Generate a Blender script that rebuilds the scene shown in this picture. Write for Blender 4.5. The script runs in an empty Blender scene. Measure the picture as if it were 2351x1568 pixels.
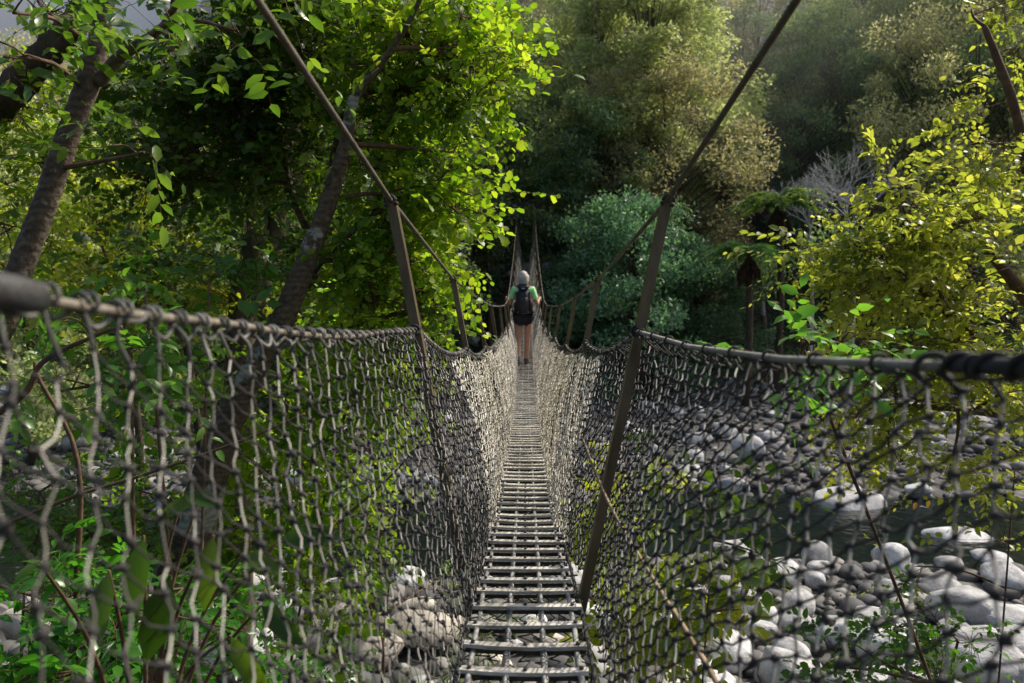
import bpy, bmesh, math, random
import numpy as np
from mathutils import Vector, Matrix
R=random.Random(7); G=np.random.default_rng(11)
sc=bpy.context.scene
COL=sc.collection
ZC=4.0            # lens height above the riverbed
F=1828.0          # focal length in units of a 2351 wide picture
PITCH=math.atan(144/F); YAW=math.atan(31.5/F)
def V(*a): return np.array(a,float)
# ------------------------------------------------------------ camera
cam_d=bpy.data.cameras.new('camera'); cam=bpy.data.objects.new('camera',cam_d); COL.objects.link(cam)
cam.location=(0,0,ZC); cam.rotation_euler=(math.pi/2-PITCH,0,YAW)
cam_d.sensor_width=36; cam_d.lens=36*F/2351; cam_d.clip_start=.05; cam_d.clip_end=2000
cam_d.dof.use_dof=True; cam_d.dof.focus_distance=3.6; cam_d.dof.aperture_fstop=4.2
sc.camera=cam
RM=np.array(cam.rotation_euler.to_matrix())
def P(x,y,Y):
    """point seen at (x,y) of the photograph, Y metres ahead"""
    d=RM@V(x-1175.5,784-y,-F)
    return V(0,0,ZC)+d*(Y/d[1])
# ------------------------------------------------------------ mesh builder
class MB:
    def __init__(s): s.v=[]; s.f=[]; s.n=0; s.mi=[]
    def add(s,v,fs,mi=0):
        v=np.asarray(v,float).reshape(-1,3)
        for f in (fs if isinstance(fs,(list,tuple)) else [fs]):
            f=np.asarray(f,int)
            if f.size: s.f.append(f+s.n); s.mi.append(np.full(len(f),mi))
        s.v.append(v); s.n+=len(v)
    def mesh(s,name,mats,smooth=True):
        me=bpy.data.meshes.new(name)
        v=np.concatenate(s.v).astype(np.float32)
        lt=np.concatenate([np.full(len(f),f.shape[1]) for f in s.f]).astype(np.int32)
        li=np.concatenate([f.ravel() for f in s.f]).astype(np.int32)
        me.vertices.add(len(v)); me.vertices.foreach_set('co',v.ravel())
        me.loops.add(len(li)); me.loops.foreach_set('vertex_index',li)
        me.polygons.add(len(lt))
        ls=np.concatenate([[0],np.cumsum(lt)[:-1]]).astype(np.int32)
        me.polygons.foreach_set('loop_start',ls); me.polygons.foreach_set('loop_total',lt)
        me.polygons.foreach_set('material_index',np.concatenate(s.mi).astype(np.int32))
        me.polygons.foreach_set('use_smooth',np.full(len(lt),smooth))
        for m in (mats if isinstance(mats,(list,tuple)) else [mats]): me.materials.append(m)
        me.update(calc_edges=True)
        return me
    def build(s,name,mats,parent=None,smooth=True):
        o=bpy.data.objects.new(name,s.mesh(name,mats,smooth)); COL.objects.link(o)
        if parent is not None: o.parent=parent
        return o
def tag(o,label=None,cat=None,group=None,kind=None):
    if label: o['label']=label
    if cat: o['category']=cat
    if group: o['group']=group
    if kind: o['kind']=kind
    return o
def empty(name,label,cat,loc=(0,0,0),group=None):
    o=bpy.data.objects.new(name,None); COL.objects.link(o); o.location=loc
    return tag(o,label,cat,group)
def norm(a):
    a=np.asarray(a,float); return a/np.maximum(np.linalg.norm(a,axis=-1,keepdims=True),1e-9)
def perp(d):
    """two unit vectors normal to each row of d"""
    d=norm(d); ref=np.where(np.abs(d[...,2:3])>.9,V(1,0,0),V(0,0,1))
    a=norm(np.cross(d,ref)); return a,np.cross(d,a)
def tube(mb,pts,rad,n=8,mi=0,cap=True,lump=0,twist=0,star=0):
    pts=np.asarray(pts,float); m=len(pts); rad=np.broadcast_to(np.asarray(rad,float),(m,))
    t=np.gradient(pts,axis=0); t=norm(t)
    u=np.zeros((m,3)); a,_=perp(t[:1]); u[0]=a[0]
    for i in range(1,m):
        w=u[i-1]-t[i]*np.dot(u[i-1],t[i]); u[i]=w/max(np.linalg.norm(w),1e-9)
    w=np.cross(t,u)
    L=np.concatenate([[0],np.cumsum(np.linalg.norm(np.diff(pts,axis=0),axis=1))])
    th=np.arange(n)*2*math.pi/n
    rr=np.ones((m,n))*rad[:,None]
    if star: rr=rr*(1-.16*(np.arange(n)%2)[None,:])
    if lump: rr*=1+lump*G.normal(size=(m,n))
    ang=th[None,:]+twist*L[:,None]
    ring=pts[:,None,:]+rr[...,None]*(np.cos(ang)[...,None]*u[:,None,:]+np.sin(ang)[...,None]*w[:,None,:])
    i=np.arange(m-1)[:,None]*n; j=np.arange(n)[None,:]; k=(j+1)%n
    q=np.stack([i+j,i+k,i+n+k,i+n+j],-1).reshape(-1,4)
    fs=[q]
    if cap: fs.append(np.array([list(range(n))[::-1],[ (m-1)*n+x for x in range(n)]]))
    mb.add(ring.reshape(-1,3),fs,mi)
def spline(pts,n):
    pts=np.asarray(pts,float); m=len(pts)
    if m==2: return pts[0]+(pts[1]-pts[0])*np.linspace(0,1,n)[:,None]
    t=np.linspace(0,m-1,n); o=[]
    for x in t:
        i=min(int(x),m-2); f=x-i
        p0=pts[max(i-1,0)];p1=pts[i];p2=pts[i+1];p3=pts[min(i+2,m-1)]
        o.append(.5*((2*p1)+(p2-p0)*f+(2*p0-5*p1+4*p2-p3)*f*f+(3*p1-p0-3*p2+p3)*f**3))
    return np.array(o)
def segs(mb,A,B,r0,r1=None,n=4,mi=0,sag=None):
    """many thin rods A->B at once (3 rings when sag is given)"""
    A=np.asarray(A,float).reshape(-1,3);B=np.asarray(B,float).reshape(-1,3); m=len(A)
    if not m: return
    r0=np.broadcast_to(np.asarray(r0,float),(m,)); r1=r0 if r1 is None else np.broadcast_to(np.asarray(r1,float),(m,))
    a,b=perp(B-A); th=np.arange(n)*2*math.pi/n
    c=np.cos(th)[None,:,None]*a[:,None,:]+np.sin(th)[None,:,None]*b[:,None,:]
    rings=[A[:,None]+c*r0[:,None,None]]
    if sag is not None: rings.append(((A+B)/2+sag)[:,None]+c*((r0+r1)/2)[:,None,None])
    rings.append(B[:,None]+c*r1[:,None,None])
    k=len(rings); v=np.stack(rings,1).reshape(-1,3)
    base=(np.arange(m)*k*n)[:,None]; f=[]
    for s in range(k-1):
        for j in range(n):
            f.append(np.stack([base[:,0]+s*n+j,base[:,0]+s*n+(j+1)%n,base[:,0]+(s+1)*n+(j+1)%n,base[:,0]+(s+1)*n+j],-1))
    mb.add(v,np.concatenate(f),mi)
def box(mb,c,sx,sy,sz,rot=None,mi=0,bev=0):
    bm=bmesh.new(); bmesh.ops.create_cube(bm,size=1)
    bmesh.ops.scale(bm,vec=(sx,sy,sz),verts=bm.verts)
    if bev: bmesh.ops.bevel(bm,geom=list(bm.edges),offset=bev,segments=2,affect='EDGES',profile=.6)
    v=np.array([list(x.co) for x in bm.verts])
    if rot is not None: v=v@np.asarray(rot).T
    v+=np.asarray(c,float)
    d={}
    for f in bm.faces: d.setdefault(len(f.verts),[]).append([q.index for q in f.verts])
    bm.free(); mb.add(v,[np.array(x) for x in d.values()],mi)
def ico(sub):
    bm=bmesh.new(); bmesh.ops.create_icosphere(bm,subdivisions=sub,radius=1)
    v=np.array([list(x.co) for x in bm.verts]); f=np.array([[q.index for q in x.verts] for x in bm.faces]); bm.free(); return v,f
ICO={k:ico(k) for k in (1,2,3)}
def blobs(mb,C,r,sub=1,jit=.18,mi=0):
    v,f=ICO[sub]; C=np.asarray(C,float); m=len(C)
    r=np.broadcast_to(np.asarray(r,float),(m,)); s=1+jit*G.normal(size=(m,1,3))
    vv=v[None]*(1+jit*.6*G.normal(size=(m,len(v),1)))*s*r[:,None,None]+C[:,None]
    mb.add(vv.reshape(-1,3),(f[None]+(np.arange(m)*len(v))[:,None,None]).reshape(-1,3),mi)
# leaves
LT={}
LT['oval']=(np.array([[0,0,0],[.3,.45,.05],[.68,.40,.05],[1,0,-.06],[.68,-.40,.05],[.3,-.45,.05],[.3,0,0],[.68,0,0]]),
   np.array([[0,5,6],[0,6,1],[7,4,3],[7,3,2]]),np.array([[6,5,4,7],[1,6,7,2]]))
LT['round']=(np.array([[0,0,0],[.22,.42,.04],[.72,.47,.05],[1,.12,-.02],[.75,-.47,.05],[.22,-.42,.04],[.25,0,0],[.72,0,0]]),
   np.array([[0,5,6],[0,6,1],[7,4,3],[7,3,2]]),np.array([[6,5,4,7],[1,6,7,2]]))
LT['far']=(np.array([[0,0,0],[.5,-.5,.05],[1,0,0],[.5,.5,.05]]),np.array([[0,1,2],[0,2,3]]),None)
def leaves(mb,pos,d,nrm,ln,wd,kind='oval',mi=0):
    T,f3,f4=LT[kind]; m=len(pos)
    d=norm(d); s=norm(np.cross(nrm,d)); n=np.cross(d,s)
    ln=np.broadcast_to(ln,(m,));wd=np.broadcast_to(wd,(m,))
    curl=G.normal(.0,.12,(m,1))
    tz=T[None,:,2]-T[None,:,0]**2*np.abs(curl)*1.5
    v=pos[:,None]+(T[None,:,0]*ln[:,None])[...,None]*d[:,None]+(T[None,:,1]*wd[:,None])[...,None]*s[:,None]+(tz*ln[:,None])[...,None]*n[:,None]
    off=(np.arange(m)*len(T))[:,None,None]; fs=[(f3[None]+off).reshape(-1,3)]
    if f4 is not None: fs.append((f4[None]+off).reshape(-1,4))
    mb.add(v.reshape(-1,3),fs,mi)
# ------------------------------------------------------------ materials
def newmat(name):
    m=bpy.data.materials.new(name); m.use_nodes=True; nt=m.node_tree
    b=nt.nodes['Principled BSDF']; return m,nt,b
def N(nt,t,**k):
    n=nt.nodes.new(t)
    for a,b in k.items():
        if a.startswith('i_'): n.inputs[a[2:].replace('_',' ')].default_value=b
        else: setattr(n,a,b)
    return n
def ramp(nt,src,stops):
    r=nt.nodes.new('ShaderNodeValToRGB'); e=r.color_ramp.elements
    while len(e)<len(stops): e.new(.5)
    for x,(p,c) in zip(e,stops): x.position=p; x.color=(*c,1) if len(c)==3 else c
    nt.links.new(src,r.inputs[0]); return r.outputs[0]
def leafmat(name,c0,c1,c2,trans=.45,rough=.38,tcol=None,spec=.5,clump=2.0):
    m,nt,b=newmat(name); L=nt.links.new
    geo=N(nt,'ShaderNodeNewGeometry'); oi=N(nt,'ShaderNodeObjectInfo')
    tc=N(nt,'ShaderNodeTexCoord'); ns=N(nt,'ShaderNodeTexNoise'); ns.inputs['Scale'].default_value=clump; ns.inputs['Detail'].default_value=1
    L(tc.outputs['Object'],ns.inputs['Vector'])
    a=N(nt,'ShaderNodeMath',operation='MULTIPLY_ADD'); L(geo.outputs['Random Per Island'],a.inputs[0]); a.inputs[1].default_value=.55
    a2=N(nt,'ShaderNodeMath',operation='MULTIPLY_ADD'); L(ns.outputs['Fac'],a2.inputs[0]); a2.inputs[1].default_value=.9; a2.inputs[2].default_value=-.28
    L(a2.outputs[0],a.inputs[2])
    col=ramp(nt,a.outputs[0],[(.0,c0),(.45,c1),(.93,c2),(.985,(c2[0]*1.5,c2[1]*.75,c2[2]*.5))])
    hs=N(nt,'ShaderNodeHueSaturation'); L(col,hs.inputs['Color'])
    v=N(nt,'ShaderNodeMath',operation='MULTIPLY_ADD'); L(oi.outputs['Random'],v.inputs[0]); v.inputs[1].default_value=.5; v.inputs[2].default_value=.75; L(v.outputs[0],hs.inputs['Value'])
    h=N(nt,'ShaderNodeMath',operation='MULTIPLY_ADD'); L(oi.outputs['Random'],h.inputs[0]); h.inputs[1].default_value=.03; h.inputs[2].default_value=.485; L(h.outputs[0],hs.inputs['Hue'])
    L(hs.outputs[0],b.inputs['Base Color']); b.inputs['Roughness'].default_value=rough
    b.inputs['Specular IOR Level'].default_value=spec
    t=N(nt,'ShaderNodeBsdfTranslucent'); g=N(nt,'ShaderNodeMix',data_type='RGBA',blend_type='MULTIPLY'); g.inputs[0].default_value=1
    L(hs.outputs[0],g.inputs[6]); tc2=tcol or (2.6,2.5,1.0); g.inputs[7].default_value=(*tc2,1)
    L(g.outputs[2],t.inputs['Color'])
    mx=N(nt,'ShaderNodeMixShader'); mx.inputs[0].default_value=trans
    L(b.outputs[0],mx.inputs[1]); L(t.outputs[0],mx.inputs[2]); L(mx.outputs[0],nt.nodes['Material Output'].inputs['Surface'])
    return m
def solid(name,c0,c1,scale=8,rough=.7,metal=0,bump=0,bscale=None,detail=5,stretch=None,objrand=0,spec=.4,coord='Object',dist=.02):
    m,nt,b=newmat(name); L=nt.links.new
    tc=N(nt,'ShaderNodeTexCoord'); mp=N(nt,'ShaderNodeMapping'); L(tc.outputs[coord],mp.inputs[0])
    if stretch: mp.inputs['Scale'].default_value=stretch
    ns=N(nt,'ShaderNodeTexNoise'); ns.inputs['Scale'].default_value=scale; ns.inputs['Detail'].default_value=detail; ns.inputs['Roughness'].default_value=.65
    L(mp.outputs[0],ns.inputs['Vector'])
    col=ramp(nt,ns.outputs['Fac'],[(.32,c0),(.68,c1)])
    if objrand:
        oi=N(nt,'ShaderNodeObjectInfo'); hs=N(nt,'ShaderNodeHueSaturation'); L(col,hs.inputs['Color'])
        v=N(nt,'ShaderNodeMath',operation='MULTIPLY_ADD'); L(oi.outputs['Random'],v.inputs[0]); v.inputs[1].default_value=objrand; v.inputs[2].default_value=1-objrand/2; L(v.outputs[0],hs.inputs['Value']); col=hs.outputs[0]
    L(col,b.inputs['Base Color']); b.inputs['Roughness'].default_value=rough; b.inputs['Metallic'].default_value=metal
    b.inputs['Specular IOR Level'].default_value=spec
    if bump:
        n2=N(nt,'ShaderNodeTexNoise'); n2.inputs['Scale'].default_value=bscale or scale*4; n2.inputs['Detail'].default_value=6; L(mp.outputs[0],n2.inputs['Vector'])
        bp=N(nt,'ShaderNodeBump'); bp.inputs['Strength'].default_value=bump; bp.inputs['Distance'].default_value=dist; L(n2.outputs['Fac'],bp.inputs['Height']); L(bp.outputs[0],b.inputs['Normal'])
    return m
M={}
M['bark']=solid('dark_bark',(.035,.026,.018),(.10,.075,.05),9,.9,bump=.8,bscale=40,stretch=(1,1,.35))
# pale trunk bark with lichen patches
def barkpatch(name,dark,mid,pale,thr=.56):
    m,nt,b=newmat(name); L=nt.links.new
    tc=N(nt,'ShaderNodeTexCoord'); n1=N(nt,'ShaderNodeTexNoise'); n1.inputs['Scale'].default_value=3.2; n1.inputs['Detail'].default_value=7; n1.inputs['Roughness'].default_value=.6
    L(tc.outputs['Object'],n1.inputs['Vector'])
    n2=N(nt,'ShaderNodeTexNoise'); n2.inputs['Scale'].default_value=38; n2.inputs['Detail'].default_value=5; L(tc.outputs['Object'],n2.inputs['Vector'])
    wv=N(nt,'ShaderNodeTexWave',bands_direction='Z'); wv.inputs['Scale'].default_value=9; wv.inputs['Distortion'].default_value=9; wv.inputs['Detail'].default_value=3; L(tc.outputs['Object'],wv.inputs['Vector'])
    base=ramp(nt,n2.outputs['Fac'],[(.3,dark),(.7,mid)])
    msk=ramp(nt,n1.outputs['Fac'],[(thr,(0,0,0)),(thr+.03,(1,1,1))])
    mx=N(nt,'ShaderNodeMix',data_type='RGBA'); L(msk,mx.inputs[0]); L(base,mx.inputs[6]); mx.inputs[7].default_value=(*pale,1)
    m2=N(nt,'ShaderNodeMix',data_type='RGBA',blend_type='MULTIPLY'); m2.inputs[0].default_value=.35; L(mx.outputs[2],m2.inputs[6]); L(wv.outputs['Color'],m2.inputs[7])
    L(m2.outputs[2],b.inputs['Base Color']); b.inputs['Roughness'].default_value=.88
    bp=N(nt,'ShaderNodeBump'); bp.inputs['Strength'].default_value=.7; bp.inputs['Distance'].default_value=.012; L(n2.outputs['Fac'],bp.inputs['Height']); L(bp.outputs[0],b.inputs['Normal'])
    return m
M['bark_patch']=barkpatch('patchy_bark',(.05,.035,.022),(.17,.12,.075),(.36,.35,.30),.54)
M['bark_smooth']=barkpatch('ringed_bark',(.07,.05,.038),(.17,.125,.09),(.30,.25,.20),.6)
M['twig']=solid('twig_bark',(.06,.035,.02),(.16,.09,.05),20,.8)
M['grey_twig']=solid('grey_twig_bark',(.38,.37,.36),(.62,.60,.58),10,.85)
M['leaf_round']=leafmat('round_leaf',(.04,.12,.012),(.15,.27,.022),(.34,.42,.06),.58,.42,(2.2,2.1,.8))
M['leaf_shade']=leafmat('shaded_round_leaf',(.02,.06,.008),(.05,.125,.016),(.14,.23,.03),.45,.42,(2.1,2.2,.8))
M['leaf_lance']=leafmat('lance_leaf',(.045,.12,.018),(.09,.19,.03),(.17,.27,.045),.48,.34,(2.1,2.2,.9))
M['leaf_yellow']=leafmat('yellow_leaf',(.11,.19,.015),(.25,.31,.03),(.38,.38,.05),.5,.42,(2.0,1.8,.8))
M['leaf_olive']=leafmat('olive_leaf',(.10,.15,.03),(.23,.28,.05),(.45,.46,.13),.56,.38,(2.1,2.0,.9),spec=.4)
M['leaf_broad']=leafmat('broad_leaf',(.03,.10,.015),(.055,.16,.02),(.10,.23,.03),.45,.3,(2.4,2.8,1.0))
M['far_dark']=leafmat('far_dark_leaf',(.045,.09,.06),(.13,.20,.12),(.32,.40,.24),.45,.42,clump=.35,spec=.4)
M['far_olive']=leafmat('far_olive_leaf',(.12,.155,.08),(.35,.40,.22),(.66,.67,.42),.5,.40,(2.1,2.15,1.2),clump=.35,spec=.5)
M['far_grey']=leafmat('far_grey_leaf',(.15,.20,.14),(.38,.43,.31),(.70,.73,.56),.48,.3,(2.0,2.3,1.6),spec=.8,clump=.35)
M['far_brown']=leafmat('far_brown_leaf',(.16,.16,.10),(.36,.355,.23),(.62,.60,.42),.5,.42,(2.1,2.1,1.25),clump=.35,spec=.4)
M['far_teal']=leafmat('far_teal_leaf',(.04,.10,.06),(.12,.22,.135),(.29,.41,.25),.4,.34,(1.8,2.1,1.2),clump=.6)
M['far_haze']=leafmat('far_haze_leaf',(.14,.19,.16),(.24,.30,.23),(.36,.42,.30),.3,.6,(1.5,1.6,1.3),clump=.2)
M['fern']=leafmat('fern_leaf',(.05,.11,.04),(.09,.18,.06),(.16,.26,.08),.4,.45)
M['fern_dead']=solid('dead_frond',(.05,.025,.014),(.13,.07,.035),6,.9)
M['rope']=solid('net_rope',(.10,.095,.085),(.52,.49,.45),30,.75,bump=.5,bscale=400,dist=.002)
def cord(name,a,b_,c):
    m,nt,b=newmat(name); geo=N(nt,'ShaderNodeNewGeometry'); k=ramp(nt,geo.outputs['Random Per Island'],[(0,a),(.55,b_),(1,c)]); nt.links.new(k,b.inputs['Base Color']); b.inputs['Roughness'].default_value=.7
    return m
M['rope']=cord('net_cord',(.10,.093,.082),(.33,.305,.27),(.66,.61,.53)); M['rope_near']=cord('lit_side_net_cord',(.07,.065,.055),(.23,.21,.18),(.55,.51,.44)); M['rope_pale']=cord('sunlit_net_cord',(.30,.275,.24),(.74,.68,.58),(.92,.86,.76)); M['rope_mid']=cord('dark_net_cord',(.02,.02,.022),(.08,.076,.07),(.22,.21,.19))  # near and pale cords carry lit tones of one net in their colour
M['rope_dark']=solid('knot_and_shaded_strand',(.018,.018,.02),(.055,.05,.047),60,.8)  # knots, fittings and the strands painted as the net's shaded side
M['cable']=solid('twisted_cable',(.075,.062,.048),(.17,.145,.115),25,.7,metal=.2)
M['rail']=solid('rail_rope',(.20,.185,.155),(.40,.375,.33),30,.65)
M['rail_worn']=solid('worn_rail_rope',(.10,.085,.065),(.26,.225,.175),30,.7)
M['galv']=solid('weathered_steel',(.065,.048,.026),(.17,.13,.075),14,.5,metal=.35,bump=.3,bscale=120,stretch=(1,1,.25),dist=.003)
M['galv_pale']=solid('galvanised_steel',(.24,.24,.235),(.46,.45,.43),12,.5,metal=.3,bump=.25,bscale=90,dist=.002)
M['plank']=solid('rung_timber',(.20,.185,.16),(.78,.74,.66),22,.55,bump=.8,bscale=60,stretch=(.3,1,1),dist=.004,spec=.5)
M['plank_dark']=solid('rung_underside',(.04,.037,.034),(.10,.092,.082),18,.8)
M['stone']=solid('river_stone',(.26,.26,.27),(.66,.66,.66),2.2,.75,bump=.5,bscale=14,objrand=.7,dist=.03)
M['stone_warm']=solid('warm_river_stone',(.42,.37,.32),(.68,.62,.55),2.5,.75,bump=.4,bscale=14,objrand=.5,dist=.03)
M['cobble']=solid('cobble',(.10,.10,.105),(.38,.37,.37),1.6,.8,bump=.4,bscale=20,detail=8)
# ------------------------------------------------------------ world, sun
SUN_AZ=math.radians(60); SUN_EL=math.radians(46)       # azimuth measured clockwise from the bridge axis
w=bpy.data.worlds.new('World'); sc.world=w; w.use_nodes=True; nt=w.node_tree
sky=nt.nodes.new('ShaderNodeTexSky'); sky.sky_type='NISHITA'; sky.sun_disc=False; sky.sun_elevation=SUN_EL; sky.sun_rotation=SUN_AZ
sky.air_density=1.0; sky.dust_density=4.5
bg=nt.nodes['Background']; nt.links.new(sky.outputs[0],bg.inputs[0]); bg.inputs[1].default_value=.15
sd=bpy.data.lights.new('sun','SUN'); sd.energy=5.0; sd.angle=math.radians(.5); sd.color=(1,.93,.80)
so=bpy.data.objects.new('sun',sd); COL.objects.link(so)
sdir=Vector((math.sin(SUN_AZ)*math.cos(SUN_EL),math.cos(SUN_AZ)*math.cos(SUN_EL),math.sin(SUN_EL)))
so.rotation_euler=sdir.to_track_quat('Z','Y').to_euler()
sc.view_settings.view_transform='Standard'; sc.view_settings.look='None'; sc.view_settings.exposure=0
sc.cycles.use_denoising=True
sc.cycles.max_bounces=5; sc.cycles.diffuse_bounces=2; sc.cycles.glossy_bounces=2; sc.cycles.transmission_bounces=3; sc.cycles.transparent_max_bounces=4
sc.cycles.sample_clamp_indirect=4; sc.cycles.caustics_reflective=False; sc.cycles.caustics_refractive=False
sc.render.use_persistent_data=False
# ------------------------------------------------------------ terrain
def smooth(x): x=np.clip(x,0,1); return x*x*(3-2*x)
def chan(X): return 12.7+.5*np.sin(X*.3)
def ground(X,Y):
    X=np.asarray(X,float);Y=np.asarray(Y,float)
    z=.10*np.sin(X*.9+Y*.5)+.08*np.sin(X*.37-Y*1.1)
    z=z-.60*np.exp(-((Y-chan(X))/1.9)**4)
    hill=np.clip(Y-31-1.5*np.sin(X*.2),0,None)
    val=np.exp(-((X-.27*Y)/(.10*Y+4))**2)*smooth((Y-42)/20)
    left=smooth((-.28-X/np.maximum(Y,20))/.15)
    z=z+hill*(.62-.42*val)*(1-.85*left)+.4*np.sin(X*.35+Y*.3)*smooth(hill/4)
    z=z-.12*np.clip(Y-85,0,None)*1.0
    z=z+3.0*smooth((3.8-Y)/4.2)                       # the near bank
    z=z+1.2*smooth((-4.5-X)/4)*smooth((9-Y)/3)        # bank on the left
    # a landing shelf where the bridge ends
    m=np.exp(-((X/2.2)**4))*smooth((Y-28.8)/1.0)*smooth((36-Y)/3)
    z=z*(1-m)+(ZC+.50)*m
    return z
def sheet(name,xs,ys,zf,mat):
    X,Y=np.meshgrid(xs,ys,indexing='ij'); Z=zf(X,Y); a,b=X.shape
    i=np.arange(a-1)[:,None]*b+np.arange(b-1)[None]
    f=np.stack([i,i+b,i+b+1,i+1],-1).reshape(-1,4)
    mb=MB(); mb.add(np.stack([X,Y,Z],-1).reshape(-1,3),f); return tag(mb.build(name,mat),kind='structure')
gm,nt,b=newmat('riverbed_and_forest_floor'); L=nt.links.new
tc=N(nt,'ShaderNodeTexCoord'); vo=N(nt,'ShaderNodeTexVoronoi'); vo.inputs['Scale'].default_value=6; L(tc.outputs['Object'],vo.inputs['Vector'])
gr=ramp(nt,vo.outputs['Color'],[(0,(.03,.03,.032)),(.5,(.09,.088,.085)),(1,(.2,.19,.18))])
nn=N(nt,'ShaderNodeTexNoise'); nn.inputs['Scale'].default_value=1.3; nn.inputs['Detail'].default_value=8; L(tc.outputs['Object'],nn.inputs['Vector'])
fl=ramp(nt,nn.outputs['Fac'],[(.3,(.018,.022,.01)),(.55,(.045,.04,.022)),(.75,(.04,.07,.02))])
sx=N(nt,'ShaderNodeSeparateXYZ'); L(tc.outputs['Object'],sx.inputs[0])
mr=N(nt,'ShaderNodeMapRange'); mr.inputs[1].default_value=.35; mr.inputs[2].default_value=.9; L(sx.outputs[2],mr.inputs[0])
mx=N(nt,'ShaderNodeMix',data_type='RGBA'); L(mr.outputs[0],mx.inputs[0]); L(gr,mx.inputs[6]); L(fl,mx.inputs[7]); L(mx.outputs[2],b.inputs['Base Color'])
bp=N(nt,'ShaderNodeBump'); bp.inputs['Strength'].default_value=.9; bp.inputs['Distance'].default_value=.06; L(vo.outputs['Distance'],bp.inputs['Height']); bp.invert=True; L(bp.outputs[0],b.inputs['Normal']); b.inputs['Roughness'].default_value=.85
xs=np.concatenate([np.linspace(-260,-32,30),np.linspace(-31,31,150),np.linspace(32,260,30)])
ys=np.concatenate([np.linspace(-60,-7,12),np.linspace(-6,42,130),np.linspace(43,120,60),np.linspace(125,420,20)])
def gz(X,Y): return ground(X,Y)+np.where(Y>85,.12*(Y-85)+.35*(Y-85)-.35*np.clip(Y-200,0,None),0)*1.0
sheet('ground',xs,ys,gz,gm)
# water
wm,nt,b=newmat('river_water'); b.inputs['Base Color'].default_value=(.01,.018,.016,1); b.inputs['Roughness'].default_value=.07; b.inputs['IOR'].default_value=1.33
tc=N(nt,'ShaderNodeTexCoord'); n1=N(nt,'ShaderNodeTexNoise'); n1.inputs['Scale'].default_value=5; n1.inputs['Detail'].default_value=6; nt.links.new(tc.outputs['Object'],n1.inputs['Vector'])
bp=N(nt,'ShaderNodeBump'); bp.inputs['Strength'].default_value=.5; bp.inputs['Distance'].default_value=.05; nt.links.new(n1.outputs['Fac'],bp.inputs['Height']); nt.links.new(bp.outputs[0],b.inputs['Normal'])
foam=ramp(nt,n1.outputs['Fac'],[(.66,(.008,.013,.012)),(.76,(.3,.33,.34))]); nt.links.new(foam,b.inputs['Base Color'])
X=np.linspace(-40,45,220); t=np.linspace(-1,1,12)
XX,TT=np.meshgrid(X,t,indexing='ij'); YY=chan(XX)+TT*2.6
mb=MB(); i=np.arange(len(X)-1)[:,None]*12+np.arange(11)[None]
mb.add(np.stack([XX,YY,-.17+.015*np.sin(XX*5+YY*3)+0*XX],-1).reshape(-1,3),np.stack([i,i+12,i+13,i+1],-1).reshape(-1,4))
tag(mb.build('river',wm),kind='structure')
# ------------------------------------------------------------ stones
def stone_mesh(seed,mat):
    g=np.random.default_rng(seed); v,f=ICO[3]; v=v.copy()
    d=np.zeros(len(v))
    for k in range(9):
        n=norm(g.normal(size=3)); h=g.uniform(.55,.9); q=v@n
        d=np.maximum(d,np.clip(q-h,0,None)); v-=np.outer(np.clip(q-h,0,None)*.85,n)
    for k in range(4):
        n=g.normal(size=3)*2.2; v*=1+.035*np.sin(v@n+g.uniform(0,6))[:,None]
    v*=np.array([1,g.uniform(.7,.95),g.uniform(.5,.75)])
    mb=MB(); mb.add(v,f); return mb.mesh('river_stone',mat)
SM=[stone_mesh(k,M['stone']) for k in range(7)]; SW=[stone_mesh(20+k,M['stone_warm']) for k in range(3)]
def stone(x,y,r,label,warm=False,sink=.25,group=None,name='river_stone'):
    o=bpy.data.objects.new(name,R.choice(SW if warm else SM)); COL.objects.link(o)
    o.scale=(r*R.uniform(.9,1.15),r*R.uniform(.85,1.1),r*R.uniform(.8,1.15)); o.rotation_euler=(R.uniform(-.2,.2),R.uniform(-.2,.2),R.uniform(0,6.28))
    o.location=(x,y,float(ground(x,y))+r*.6*(1-2*sink)); return tag(o,label,'stone',group)
def on_ground(px,py,zz=0.1):
    a=P(px,py,1.0)-V(0,0,ZC); s=(zz-ZC)/a[2]; return a[0]*s,a[1]*s
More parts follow.
